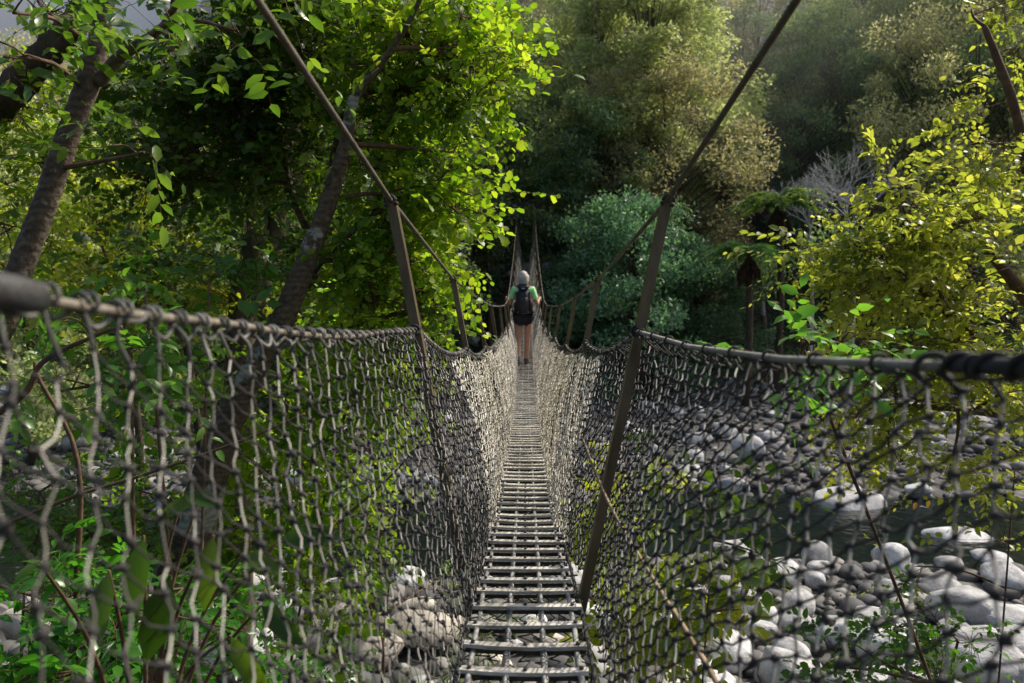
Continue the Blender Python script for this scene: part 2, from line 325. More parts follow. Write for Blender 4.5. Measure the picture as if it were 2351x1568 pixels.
big=[(2195,1395,75,'largest pale domed boulder beside the dark stream at lower right',0),
 (1905,1450,48,'pale grey boulder in the pile of stones below the dark stream',0),(1745,1440,46,'blue grey angular stone at the left of the stream-side pile',0),
 (2000,1425,38,'small white-topped stone at the right end of the stream-side pile',0),(1830,1430,40,'grey rounded stone between two larger ones in the stream-side pile',0),
 (1650,1480,58,'tall pale stone just right of the bridge net near the bottom',1),(1800,1530,72,'broad low pale boulder at bottom right of the bridge',0),
 (1640,1420,42,'grey stone behind the tall pale one right of the net',0),(2060,1500,70,'wide flat boulder behind the bottom right shrub',0),(2240,1545,95,'large shaded grey boulder at the bottom right corner',0),
 (1560,1545,60,'warm tan stone under the right net at the bottom edge',1),(1240,1440,70,'warm pale stone seen through the rungs below the deck',1),
 (1130,1500,60,'pale stone under the left ends of the nearest rungs',1),(870,1500,95,'big sandy stone under the left net at the bottom',1),
 (770,1420,70,'sandy stone left of the big one under the left net',1),(960,1400,60,'pale sandy stone close to the left edge of the deck',1),
 (850,1290,60,'blue grey stone in shade behind the left net',0),(780,1240,45,'shaded stone at the water edge behind the left net',0),(1700,1215,55,'grey stone standing in the stream right of the leaning post',0),
 (2010,1215,50,'pale domed stone at the far edge of the dark stream',0),(2210,1195,60,'long flat grey stone on the far bank of the stream',0),(1880,1200,36,'rounded stone on the far stream edge left of the domed one',0),
 (1950,1120,70,'long pale slab on the shaded shingle bank',0),(1560,1170,45,'pale stone among shaded cobbles behind the right net',0),(2280,1240,45,'white stone at the right edge of the stream',0)]
for (px,py,rp,lab,wm_) in big:
    x,y=on_ground(px,py); stone(x,y,rp*y/F*(1.35 if px>1300 else .85),lab,bool(wm_))
placed=[]
for k in range(60):
    y=R.uniform(6.2,10.4); x=R.uniform(1.5,.66*y)
    r=R.uniform(.16,.36)
    if any((x-a)**2+(y-b_)**2<(r+c)**2*.5 for a,b_,c in placed): continue
    placed.append((x,y,r)); stone(x,y,r,'pale sunlit boulder in the pile below the stream right of the bridge',False,.15,'pale boulders piled below the stream')
npl=0
while npl<265:
    y=5.5+26*R.random()**1.5; x=R.uniform(-.68*y-1,.68*y+1)
    dch=abs(y-chan(x)); 
    if dch<1.9 and R.random()<.9: continue
    r=R.choice([.14,.18,.22,.28,.36])*R.uniform(.8,1.25)*(1.15 if y>14 else 1)*(1.15 if x>1.5 and y<11 else 1)
    if any((x-a)**2+(y-b_)**2<(r+c)**2*.55 for a,b_,c in placed): continue
    placed.append((x,y,r)); warm=(y<9 and R.random()<.5)
    place='on the near shingle' if y<chan(x)-1.2 else ('standing in the stream' if dch<1.3 else 'on the far shingle bank')
    side='left of the bridge' if x<-.6 else ('right of the bridge' if x>.6 else 'under the bridge')
    stone(x,y,r,('warm tan' if warm else 'rounded grey')+' river stone '+place+' '+side,warm,.2,'loose stones '+place+' '+side); npl+=1
mb=MB(); n=9500
y=5.0+28*G.random(n)**1.1; x=G.uniform(-.72,.72,n)*y
ok=np.abs(y-chan(x))>1.75+.4*np.sin(x*2.3); x=x[ok];y=y[ok]; n=len(x)
r=.035+.13*G.random(n)**2.5+.002*y
v,f=ICO[2]; s=np.stack([G.uniform(.8,1.3,n),G.uniform(.8,1.2,n),G.uniform(.45,.8,n)],-1)*r[:,None]
vv=v[None]*s[:,None]*(1+.07*np.sin(v@np.array([2.1,3.3,1.2])[None].T.ravel()[:, ]+0)[None,:,None]); a=G.uniform(0,6.28,n); ca,sa=np.cos(a)[:,None],np.sin(a)[:,None]
vx=vv[...,0]*ca-vv[...,1]*sa; vy=vv[...,0]*sa+vv[...,1]*ca
vv=np.stack([vx+x[:,None],vy+y[:,None],vv[...,2]+(ground(x,y)+r*.25)[:,None]],-1)
mb.add(vv.reshape(-1,3),(f[None]+(np.arange(n)*len(v))[:,None,None]).reshape(-1,3))
cm,nt,b=newmat('cobbles_mixed'); geo=N(nt,'ShaderNodeNewGeometry'); c=ramp(nt,geo.outputs['Random Per Island'],[(0,(.04,.04,.043)),(.5,(.10,.10,.105)),(.8,(.2,.19,.175)),(1,(.4,.39,.38))]); nt.links.new(c,b.inputs['Base Color']); b.inputs['Roughness'].default_value=.8
tag(mb.build('cobbles',cm),'small grey cobbles covering the shingle banks','cobbles',kind='stuff')
# ------------------------------------------------------------ bridge profiles (Y ahead -> height relative to the lens)
def deck(Y): return ZC+np.interp(Y,[0,1.0,2.0,2.4,2.8,3.9,5.2,6.6,8.5,10.5,12,13.4,14.4,16,18,20,22,24,26,28,30,31],
      [-.86,-.90,-.945,-.98,-1.04,-1.18,-1.31,-1.41,-1.52,-1.60,-1.63,-1.60,-1.56,-1.42,-1.18,-.90,-.62,-.33,-.03,.28,.60,.62])
HY=[.45,2.45,4.4,6.3,8.2,10.1,12,13.9,15.8,17.7,19.6,21.5,23.4,25.3,27.2,29.1]
def mainc(Y,s): return V(s*np.interp(Y,[-.5,.4,1.4,2.45,4.4,6.3,8.2,10.1,12,30],[.62,.54,.47,.43 if s>0 else .412,.402,.395,.355,.33,.315,.33]),Y,
      ZC+np.interp(Y,[-.5,.4,1.4,2.45,4.4,6.3,8.2,10.1,12,13.9,15.8,17.7,19.6,21.5,23.4,25.3,27.2,29.1,30.3],[1.0,.76,.49,.237,.0,-.145,-.28,-.35,-.40,-.37,-.16,.12,.38,.7,1.03,1.4,1.85,2.35,2.6]))
def rail(Y,s):
    kz=[-.03,-.155,-.385,-.53,-.61,-.68,-.73,-.74,-.62,-.40,-.12,.15,.44,.74,1.05,1.38] if s<0 else [-.07,-.16,-.35,-.52,-.60,-.68,-.73,-.74,-.62,-.40,-.12,.15,.44,.74,1.05,1.38]
    z=np.interp(Y,HY,kz); i=np.searchsorted(HY,Y); i=np.clip(i,1,len(HY)-1); t=(Y-np.array(HY)[i-1])/(np.array(HY)[i]-np.array(HY)[i-1])
    sag=np.where(Y<2.45,.022 if s>0 else .0,.055)*np.clip(1-(Y-14)/10,.3,1)
    z=z-sag*4*t*(1-t)*np.clip(t,0,1)**0
    near=np.interp(Y,[.3,.5,.68,.877,1.245,1.8,2.45],[.035,.015,-.011,-.041,-.085,-.13,-.16] if s<0 else [-.03,-.055,-.075,-.094,-.125,-.153,-.16])
    z=np.where(Y<2.45,near,z)
    x=s*np.interp(Y,[.3,.6,1.5,2.45,4.4,8,14,31],[.45,.44,.385,.34,.33,.305,.295,.295])
    return np.stack([x,Y*np.ones_like(x),ZC+z],-1)
def edge(Y,s): return np.stack([s*.168*np.ones_like(Y),Y,deck(Y)-.015],-1)
bridge=empty('suspension_bridge','narrow swing footbridge of rope netting, rungs and twisted cables sagging across the river','footbridge',(0,0,0))
# rungs
ry=[];y=1.36
while y<30.2: ry.append(y); y+=.158*R.uniform(.93,1.07)
def rung(mb,y,hw=.156,near=True):
    z=float(deck(y)); ti=R.uniform(-.012,.012); yw=R.uniform(-.012,.012); b_=R.uniform(.0,.008)
    hw=hw*R.uniform(.97,1.04); m=6; xs_=np.linspace(-hw,hw,m); dx=R.uniform(-.006,.006)
    for k in range(m-1):
        xa,xb=xs_[k],xs_[k+1]; f=lambda x:-(1-(x/hw)**2)*b_+x*ti
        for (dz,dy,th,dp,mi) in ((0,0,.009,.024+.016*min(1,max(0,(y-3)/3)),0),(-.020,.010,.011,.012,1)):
            a=V(xa+dx,y+dy+xa*yw,z+dz+f(xa)); c=V(xb+dx,y+dy+xb*yw,z+dz+f(xb))
            v=[]
            for p in (a,c):
                for (ey,ez) in ((-dp/2,-th/2),(dp/2,-th/2),(dp/2,th/2),(-dp/2,th/2)): v.append(p+V(0,ey,ez))
            fs=[[0,1,5,4],[1,2,6,5],[2,3,7,6],[3,0,4,7]]
            if k==0: fs.append([3,2,1,0])
            if k==m-2: fs.append([4,5,6,7])
            mb.add(v,np.array(fs),mi)
    if near:
        for xb in (-hw*.86,0,hw*.86): blobs(mb,[V(xb,y,z+.008-(1-(xb/hw)**2)*b_+xb*ti)],.0065,1,.05,1)
for y in ry[:100]:
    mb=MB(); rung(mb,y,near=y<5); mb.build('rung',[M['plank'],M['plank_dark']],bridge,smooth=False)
mb=MB()
for y in ry[100:]: rung(mb,y,near=False)
tag(mb.build('far_rungs',[M['plank'],M['plank_dark']],bridge,smooth=False),kind='stuff')
# deck cables under the rungs
for xx,rr in ((-.047,.0065),(.047,.0065),(-.135,.008),(.135,.008)):
    Y=np.linspace(.3,30.5,900 if abs(xx)<.1 else 300); mb=MB()
    pts=np.stack([xx+.002*np.sin(Y*9),Y,deck(Y)-.015-.006*np.sin(Y*20)],-1)
    tube(mb,pts,rr,8,star=1,twist=60); 
    if abs(xx)<.1:      # wire wrapping
        Yw=np.linspace(1.3,7,1900); th=Yw*330
        tube(mb,np.stack([xx+.008*np.cos(th),Yw,deck(Yw)-.015+.008*np.sin(th)],-1),.0017,3)
    mb.build('deck_cable',M['galv_pale'],bridge)
# wires of the floor mesh
mb=MB()
Y=np.arange(1.3,29,.036)
for k,x0 in enumerate(np.linspace(-.15,.15,9)):
    m=len(Y); z=deck(Y)-.03+G.normal(0,.007,m); x=x0+.017*np.where(np.arange(m)%2,1,-1)*(1 if k%2 else -1)+G.normal(0,.004,m)
    tube(mb,spline(np.stack([x,Y,z],-1),m*2) if True else None,.0022,4)
mb.build('floor_mesh',M['rope_dark'],bridge)
# hangers
def hanger(s,Y,cab,bot):
    mb=MB(); d=norm(cab-bot); L_=np.linalg.norm(cab-bot)+.02; a=norm(np.cross(V(0,1,0),d)); b_=V(0,1,0); b_=norm(b_-d*b_@d)
    hw,ht=.0145,.0065; prof=[(-hw,0)]
    n=9; out=[(-hw,0),(-hw,L_-hw)]+[(-hw*math.cos(t),L_-hw+hw*math.sin(t)) for t in np.linspace(0,math.pi,n)[1:-1]]+[(hw,L_-hw),(hw,0)]
    v=[bot+a*p+d*q-b_*ht for p,q in out]+[bot+a*p+d*q+b_*ht for p,q in out]; k=len(out)
    mb.add(v,[np.array([[i,(i+1)%k,(i+1)%k+k,i+k] for i in range(k)]),np.array([list(range(k))[::-1],[i+k for i in range(k)]])])
    # turned flange on the inner edge
    v=[];e=-s
    for q in (0,L_-.03):
        for (p,t) in ((hw*e,ht),(hw*e,ht+.03),(hw*e-.004*e,ht+.03),(hw*e-.004*e,ht)): v.append(bot+a*p*(-1 if np.dot(a,V(1,0,0))<0 else 1)+d*q+b_*t)
    mb.add(v,np.array([[0,1,5,4],[1,2,6,5],[2,3,7,6],[3,0,4,7],[4,5,6,7]]))
    o=mb.build('hanger',M['galv'],bridge,smooth=False)
    mb=MB()                                        # cable clamp: U bolt and nuts
    if Y<16:
        th=np.linspace(-.2,math.pi+.2,12); c0=cab-b_*.012
        for off in (-.012,.014):
            tube(mb,[c0+a*.016*math.cos(t)+(d*.016*math.sin(t))-b_*off for t in th],.0035,6)
        blobs(mb,[c0+a*.016-d*.012,c0-a*.016-d*.012,c0+d*.008],.007,1,.1)
        mb.build('clamp',M['rope_dark'],o)
    return o
for Y in HY[1:]:
    for s in (-1,1):
        Yj=Y+(0 if Y<3 else R.uniform(-.08,.08)); hanger(s,Y,mainc(Yj,s),V(s*.172,Yj-(0 if Y>3 else .03),float(deck(Yj))-.06))
# main cables, handrail ropes
for s in (-1,1):
    Y=np.linspace(-.5,30.3,1500); Y=np.unique(np.concatenate([Y,np.linspace(.8,3,500)]))
    pts=np.array([mainc(y,s) for y in Y]); mb=MB(); tube(mb,pts,.0080,12,star=1,twist=75); mb.build('main_cable',M['cable'],bridge)
    Y=np.unique(np.concatenate([np.linspace(.32,30,500),np.linspace(.3203,3,500)])); pts=rail(Y,s)
    if s<0: pts[:,2]+=.004*np.sin(Y*7)*np.clip((3-Y),0,1)
    mb=MB(); tube(mb,pts,.0058,12,star=1,twist=110); mb.build('handrail_rope',M['rail'] if s>0 else M['rail_worn'],bridge)
# side nets
for s in (-1,1):
    ac=[.05]; 
    while ac[-1]<29.9: ac.append(ac[-1]+np.interp(ac[-1],[0,3,4.5,14,16,30],[.030,.029,.027,.028,.045,.07]))
    ac=np.array(ac); nc=len(ac); nr=30 ; 
    I,J=np.meshgrid(np.arange(nc),np.arange(nr+1),indexing='ij')
    Yc=ac[I]+(.013 if s>0 else .007)*J; tv=J/nr
    # gathered folds make the rows bunch up
    tv=np.clip(tv+.012*np.sin(Yc*5+J*.3)*np.sin(tv*math.pi),0,1)
    gap=.035*(1+.5*np.sin(Yc*3.1+s))*np.clip(1.2-Yc/20,.3,1)
    top=rail(Yc.ravel(),s).reshape(nc,nr+1,3); top[...,2]-=gap; bot=edge(Yc.ravel(),s).reshape(nc,nr+1,3)
    W=top*(1-tv[...,None])+bot*tv[...,None]
    belly=np.sin(tv*math.pi)
    fold=(.016+.014*np.exp(-((Yc-7)/3.5)**2))*np.sin(Yc*7.5+1.5*np.sin(Yc*1.3)+tv*2.5)*np.clip(Yc-2.8,0,1)
    W[...,0]+=s*((np.interp(Yc,[1.9,2.3,2.7,3.6],[.026,.048,.040,-.02]) if s>0 else -.012)+belly*(.02*np.sin(Yc*1.7+s)-.035)*(1-(s>0)*np.exp(-((Yc-2.45)/.6)**2))+fold*(1-tv*.6))
    W[...,2]+=.010*np.sin(Yc*6.2+tv*5)*np.clip(Yc-2.5,0,1)*(1-tv)*tv*4
    ja=np.clip(Yc,1,3)/3; W+=G.normal(0,1,W.shape)*np.array([.003,.004,.0045])
    ev=(I+J)%2==0
    mb=MB()
    for dj in (1,):
        for di in (1,-1):
            m=ev[:, :-1]; ii,jj=np.nonzero(m); k=(ii+di>=0)&(ii+di<nc); ii=ii[k];jj=jj[k]
            A=W[ii,jj];B=W[ii+di,jj+1]
            near=Yc[ii,jj]<3.3
            sg=G.normal(0,.0022,A.shape)+V(0,0,-.004)
            segs(mb,A[near],B[near],np.interp(Yc[ii,jj][near],[.6,1.5,2.5,4],[.0012,.0014,.0016,.0021] if s<0 else [.0018,.0020,.0020,.0022]),n=5,sag=sg[near],mi=1 if di>0 else 4)  # shaded and lit strand directions painted as dark and lighter cord
            mid=(~near)&(ac[ii]<15); segs(mb,A[mid],B[mid],.0029,n=4,sag=sg[mid],mi=3)  # mid span: sunlit brightness put into a paler cord colour
            far=(~near)&(~mid); segs(mb,A[far],B[far],.0022,n=3,mi=0)
    ii,jj=np.nonzero(ev); C=W[ii,jj]; nr_=Yc[ii,jj]<3.6
    blobs(mb,C[nr_],np.interp(ac[ii[nr_]],[.5,2],[.0046,.0054] if s<0 else [.0052,.0058]),1,.32,1); blobs(mb,C[(~nr_)&(ac[ii]<13)],.0042,1,.2,1)
    # knot tails
    k=nr_&(G.random(len(ii))<.45); segs(mb,C[k],C[k]+norm(G.normal(size=(k.sum(),3)))*.013,.0025,.002,n=4,mi=1)
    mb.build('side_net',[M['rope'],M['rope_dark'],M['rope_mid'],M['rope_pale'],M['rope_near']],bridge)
    # lashing between handrail rope and net
    mb=MB(); cols=[i for i in range(nc) if ev[i,0] and ac[i]>.34]
    for i in cols:
        if ac[i]>15: break
        top_=rail(np.array([ac[i]]),s)[0]; dn=W[i,0]
        if (s<0 or i%6==0):
            n=14 if ac[i]<4 else 7; th=np.linspace(0,6.28*(1.6 if s<0 else 1.1),n); sp=.016 if s<0 else .006
            rr=.0105
            tube(mb,np.stack([top_[0]+rr*np.cos(th),ac[i]+sp*(th/6.28-.5)+0*th,top_[2]+rr*np.sin(th)],-1),.0028,5)
        tube(mb,spline([top_-V(0,0,.008),(top_+dn)/2+V(R.uniform(-.008,.008),R.uniform(-.012,.012),0),dn],6),.0026,4)
        if 1:       # slack loop to the next one
            j=min(i+2,nc-1); t2=rail(np.array([ac[j]]),s)[0]
            tube(mb,spline([top_+V(0,0,-.01),(top_+t2)/2+V(R.uniform(-.01,.01),0,-.018+R.uniform(-.008,.012)),t2+V(0,0,R.uniform(-.012,.012))],8),.0026,5)
    mb.build('lashing',M['rope_dark'] if s>0 else M['rope_mid'],bridge)  # both lashings dark in tone, the right one darkest
    # lower lashing at the deck edge
    mb=MB(); Y=np.arange(1.3,16,.045); Y=Y+G.normal(0,.008,len(Y)); m=len(Y)
    x=s*(.165+.013*np.sin(np.arange(m)*2.4)+G.normal(0,.004,m)); z=deck(Y)-.015+.014*np.cos(np.arange(m)*2.4)
    tube(mb,spline(np.stack([x,Y,z],-1),m*3),.0028,5); tube(mb,np.stack([s*.166+0*Y,Y,deck(Y)-.012],-1),.006,6)
    mb.build('edge_rope',M['rope_dark'],bridge)
# bundle of knotted cord where hangers meet the handrail rope
for Y in HY[1:6]:
    for s in (-1,1):
        mb=MB(); c=rail(np.array([Y]),s)[0]
        for k in range(5):
            th=np.linspace(0,6.3,12); a=R.uniform(0,3); rr=R.uniform(.010,.018)
            tube(mb,np.stack([c[0]+rr*np.cos(th),c[1]+R.uniform(-.02,.02)+rr*.8*np.sin(th)*math.cos(a),c[2]+rr*np.sin(th)],-1),.003,5)
        mb.build('knot',M['rope_dark'],bridge)
# thick sleeve round the left handrail rope nearest the lens and the wrapped right end
mb=MB(); p=rail(np.array([.33,.42,.50,.58,.66,.705]),-1); p[:,2]-=.004; tube(mb,spline(p,14),[.0165]*11+[.018,.016,.011],16,lump=.02)
mb.build('rope_sleeve',solid('worn_rubber',(.008,.008,.009),(.05,.05,.05),9,.6,bump=.3),bridge)
mb=MB(); Yw=np.linspace(.45,.86,330); th=Yw*130; c=rail(Yw,1)
tube(mb,np.stack([c[:,0]+.0115*np.cos(th),Yw,c[:,2]+.0115*np.sin(th)],-1),.0036,6); tube(mb,rail(np.linspace(.45,.8,20),1),.0085,10)
mb.build('rope_wrapping',M['rope_dark'],bridge)
# far landing: towers, stays, steps
mb=MB()
tower=empty('bridge_tower','dark timber tower frame and stays at the forest end of the bridge','tower',(0,30.3,ZC))
def tw(name,mb,mat): 
    o=mb.build(name,mat,tower,smooth=False); o.matrix_parent_inverse=Matrix.Translation((0,-30.3,-ZC)); return o
M['tower']=solid('dark_timber',(.03,.026,.022),(.075,.065,.055),6,.9,bump=.4)
for s in (-1,1):
    mb=MB(); box(mb,(s*.42,30.35,ZC+1.45),.13,.13,2.9,bev=.01); tw('post',mb,M['tower'])
    mb=MB(); tube(mb,[V(s*.42,30.5,ZC+2.8),V(s*1.9,33.0,ZC+.4)],.015,6); tw('stay',mb,M['cable'])
    mb=MB(); tube(mb,[V(s*.40,30.2,ZC+2.5),V(s*1.15,29.4,ZC+0.1)],.022,6); tw('brace',mb,M['tower'])
mb=MB(); box(mb,(0,30.35,ZC+2.82),1.15,.1,.14,bev=.01); tw('crossbeam',mb,M['tower'])
steps=empty('landing_steps','weathered timber landing steps beyond the end of the bridge','steps',(0,30.6,ZC+.5))
for k in range(4):
    mb=MB(); box(mb,(0,.2+.42*k,.06+.19*k),.75,.36,.06,bev=.008); mb.build('tread',M['plank'],steps,smooth=False)
# ------------------------------------------------------------ person
def skin(verts,edges,rad,sub=2):
    me=bpy.data.meshes.new('tmp'); me.from_pydata([tuple(v) for v in verts],edges,[]); o=bpy.data.objects.new('tmp',me); COL.objects.link(o)
    md=o.modifiers.new('s','SKIN'); md.use_smooth_shade=True
    for i,r in enumerate(rad):
        rr=r if isinstance(r,tuple) else (r,r); me.skin_vertices[0].data[i].radius=rr; me.skin_vertices[0].data[i].use_root=(i==0)
    o.modifiers.new('u','SUBSURF').levels=sub; o.modifiers['u'].render_levels=sub
    dg=bpy.context.evaluated_depsgraph_get(); m2=bpy.data.meshes.new_from_object(o.evaluated_get(dg)); bpy.data.objects.remove(o); bpy.data.meshes.remove(me)
    for p in m2.polygons: p.use_smooth=True
    return m2
def part(name,me,mat,parent):
    me.materials.clear(); me.materials.append(mat); o=bpy.data.objects.new(name,me); COL.objects.link(o); o.parent=parent; return o
PY=14.2; pz=float(deck(PY))+.006; PX=-.045
person=empty('person','grey-haired person in green shirt and black shorts walking away, hands on the bridge cables','person',(PX,PY,pz)); person.scale=(1.05,1.05,1.05)
skinm=solid('skin',(.44,.24,.165),(.52,.29,.20),10,.55); shirt=solid('green_shirt',(.34,.80,.30),(.45,.88,.40),9,.85,bump=.3,bscale=25)
short=solid('black_shorts',(.008,.008,.011),(.02,.018,.024),12,.85,bump=.3,bscale=30); hairm=solid('grey_hair',(.28,.25,.21),(.66,.61,.53),30,.6,stretch=(6,6,.6))
bootm=solid('brown_boot',(.06,.045,.035),(.14,.11,.08),20,.8); sockm=solid('grey_sock',(.16,.17,.2),(.26,.27,.31),30,.9)
J=dict(pel=(0,0,.86),sp=(0,.01,1.02),ch=(0,.03,1.20),nb=(0,.03,1.335),nk=(0,.045,1.39),hd=(0,.07,1.47),ht=(0,.075,1.545),
 sl=(-.15,.03,1.31),sr=(.15,.03,1.31),el=(-.235,-.01,1.05),er=(.235,-.01,1.05),wl=(-.265,.16,1.13),wr=(.268,.16,1.13),
 hl=(-.085,0,.82),hr=(.085,.0,.82),kl=(-.088,.06,.47),kr=(.075,.12,.49),al=(-.082,-.05,.085),ar=(.055,.20,.095),
 fl=(-.088,.0,.04),fr=(.052,.25,.05),tl=(-.092,.10,.03),tr=(.052,.345,.04))
ks=list(J); E=[('pel','sp'),('sp','ch'),('ch','nb'),('nb','nk'),('nk','hd'),('hd','ht'),('nb','sl'),('nb','sr'),('sl','el'),('sr','er'),('el','wl'),('er','wr'),('pel','hl'),('pel','hr'),('hl','kl'),('hr','kr'),('kl','al'),('kr','ar'),('al','fl'),('ar','fr'),('fl','tl'),('fr','tr')]
RD=dict(pel=(.135,.10),sp=(.115,.085),ch=(.135,.10),nb=(.09,.07),nk=.05,hd=(.072,.085),ht=(.07,.082),sl=.055,sr=.055,el=.038,er=.038,wl=.025,wr=.025,hl=.092,hr=.092,kl=.056,kr=.056,al=.038,ar=.038,fl=.04,fr=.04,tl=.033,tr=.033)
vs=[J[k] for k in ks]; ed=[(ks.index(a),ks.index(b)) for a,b in E]; rd=[RD[k] for k in ks]
# calf bulge points and fingers joined into the same surface
for (k,a,q) in (('kl','al',-1),('kr','ar',1)):
    i=ks.index(k); j=ks.index(a); ed.remove((i,j)); m_=np.array(J[k])*.68+np.array(J[a])*.32; m_[1]-=.018; vs.append(tuple(m_)); rd.append(.054); c=len(vs)-1; ed+= [(i,c),(c,j)]
for s,wk in ((-1,'wl'),(1,'wr')):
    wp=np.array(J[wk]); palm=wp+V(s*.018,.055,.02); vs.append(tuple(palm)); rd.append((.034,.018)); ip=len(vs)-1; ed.append((ks.index(wk),ip))
    for q in range(4):
        b0=palm+V(s*.012,.03,.028-.018*q); b1=b0+V(s*.012,.022,-.002); b2=b1+V(-s*.018,.016-.003*q,-.004)
        for t_,r_ in ((b0,.0095),(b1,.0085),(b2,.007)):
            vs.append(tuple(t_)); rd.append(r_); ed.append((ip if t_ is b0 else len(vs)-2,len(vs)-1))
    b0=palm+V(-s*.022,-.005,.02); b1=b0+V(-s*.004,.028,.012); vs.append(tuple(b0)); rd.append(.011); ed.append((ip,len(vs)-1)); vs.append(tuple(b1)); rd.append(.009); ed.append((len(vs)-2,len(vs)-1))
body=part('body',skin(vs,ed,rd,2),skinm,person)
def sub(keys,edges,grow,extra=None):
    v=[J[k] for k in keys]; r=[]
    for k in keys:
        q=RD[k]; q=q if isinstance(q,tuple) else (q,q); g=grow.get(k,grow['*']); r.append((q[0]+g,q[1]+g))
    return v,[(keys.index(a),keys.index(b)) for a,b in edges],r
Jb=dict(J); J['el']=tuple(np.array(Jb['sl'])*.25+np.array(Jb['el'])*.75); J['er']=tuple(np.array(Jb['sr'])*.25+np.array(Jb['er'])*.75)
v,e,r=sub(['pel','sp','ch','nb','sl','sr','el','er'],[('pel','sp'),('sp','ch'),('ch','nb'),('nb','sl'),('nb','sr'),('sl','el'),('sr','er')],{'*':.014,'sp':.026,'pel':.016,'nb':.008,'el':.02,'er':.02})
part('shirt',skin(v,e,r),shirt,person)
J['kl']=tuple(np.array(Jb['hl'])*.62+np.array(Jb['kl'])*.38); J['kr']=tuple(np.array(Jb['hr'])*.62+np.array(Jb['kr'])*.38)
v,e,r=sub(['pel','hl','hr','kl','kr'],[('pel','hl'),('pel','hr'),('hl','kl'),('hr','kr')],{'*':.022,'kl':.045,'kr':.045})
part('shorts',skin(v,e,r),short,person)
J=Jb
for s,a,f_,t_ in ((-1,'al','fl','tl'),(1,'ar','fr','tr')):
    A=np.array(J[a]); k=A+V(0,.012,.12); part('sock',skin([k,A+V(0,0,.02)],[(0,1)],[.046,.044]),sockm,person)
    part('boot',skin([A+V(0,0,.045),A+V(0,-.005,-.01),np.array(J[f_])+V(0,-.03,-.002),np.array(J[t_])],[(0,1),(1,2),(2,3)],[.047,.048,.046,.038]),bootm,person)
mb=MB(); vv,ff=ICO[3]
hc=V(0,.055,1.525); q=vv*np.array([.082,.093,.10]); q[:,0]*=1-.22*np.clip(-vv[:,2],0,1); mb.add(q+hc,ff)
for k in range(64):      # locks hanging to the collar
    a=R.uniform(-2.6,-.55) if k<36 else R.choice([R.uniform(-3.3,-2.6),R.uniform(-.5,.2)]); p0=hc+V(.077*math.cos(a),.082*math.sin(a),R.uniform(-.02,.03))
    p1=p0+V(.012*math.cos(a),.008*math.sin(a),-.06); p2=p0+V(-.02*math.cos(a)+R.uniform(-.012,.012),.0,-.15+R.uniform(-.05,.04)); tube(mb,spline([p0,p1,p2],6),[.013,.016,.015,.012,.008,.002],5)
mb.build('hair',hairm,person)
# facial features, turned away from the lens
mb=MB(); tube(mb,[V(0,.15,1.50),V(0,.168,1.478),V(0,.158,1.465)],[.008,.012,.012],8); blobs(mb,[V(-.074,.075,1.49),V(.074,.075,1.49)],.016,2,.05); mb.build('nose_and_ears',skinm,person)
mb=MB(); blobs(mb,[V(-.03,.148,1.51),V(.03,.148,1.51)],.010,2,.02); mb.build('eyes',solid('eye',(.02,.02,.02),(.6,.6,.6),30,.3),person)
mb=MB(); tube(mb,spline([V(-.022,.148,1.44),V(0,.156,1.437),V(.022,.148,1.44)],6),[.003,.005,.006,.006,.005,.003],6); mb.build('mouth',solid('lips',(.3,.1,.08),(.36,.13,.1),10,.5),person)
# backpack
packm=solid('navy_pack_cloth',(.012,.013,.022),(.035,.038,.055),14,.7,bump=.5,bscale=30)
pack=empty('backpack','navy black hiking backpack worn on the back of the walking person','backpack',(PX,PY-.125,pz+.965)); pack.scale=(1.05,1.05,1.05)
def lump_box(c,sx,sy,sz,mat,name,parent,bev=.05,seed=1,taper=0):
    bm=bmesh.new(); bmesh.ops.create_cube(bm,size=1); bmesh.ops.scale(bm,vec=(sx,sy,sz),verts=bm.verts)
    bmesh.ops.bevel(bm,geom=list(bm.edges),offset=bev,segments=3,affect='EDGES'); bmesh.ops.subdivide_edges(bm,edges=bm.edges,cuts=2,use_grid_fill=True)
    v=np.array([list(x.co) for x in bm.verts]); d={}
    v*=1+.025*np.sin(v@np.array([[31],[17],[43]])+seed); v[:,0]*=1-taper*(v[:,2]/sz); v+=np.array(c)
    for f in bm.faces: d.setdefault(len(f.verts),[]).append([q.index for q in f.verts])
    bm.free(); mb=MB(); mb.add(v,[np.array(x) for x in d.values()]); return mb.build(name,mat,parent)
mainb=lump_box((0,-.045,.20),.255,.17,.42,packm,'main_bag',pack,.055,1,-.06)
lid=lump_box((0,-.05,.435),.235,.19,.10,packm,'lid',pack,.045,2)
lump_box((0,-.14,.15),.19,.06,.26,solid('black_pack_cloth',(.01,.01,.012),(.03,.03,.035),14,.6),'front_pocket',pack,.025,3)
for s in (-1,1): lump_box((s*.135,-.04,.10),.05,.11,.17,packm,'side_pocket',pack,.02,4)
mb=MB(); blobs(mb,[V(0,-.149,.41)],[.02],2,.02); q=mb.v[-1]; q[:,1]=(q[:,1]+.149)*.3-.149; q[:,2]=(q[:,2]-.41)*.45+.41; q[:,0]*=1.4; mb.build('logo_patch',solid('pale_patch',(.5,.5,.5),(.6,.6,.6),10,.6),pack)
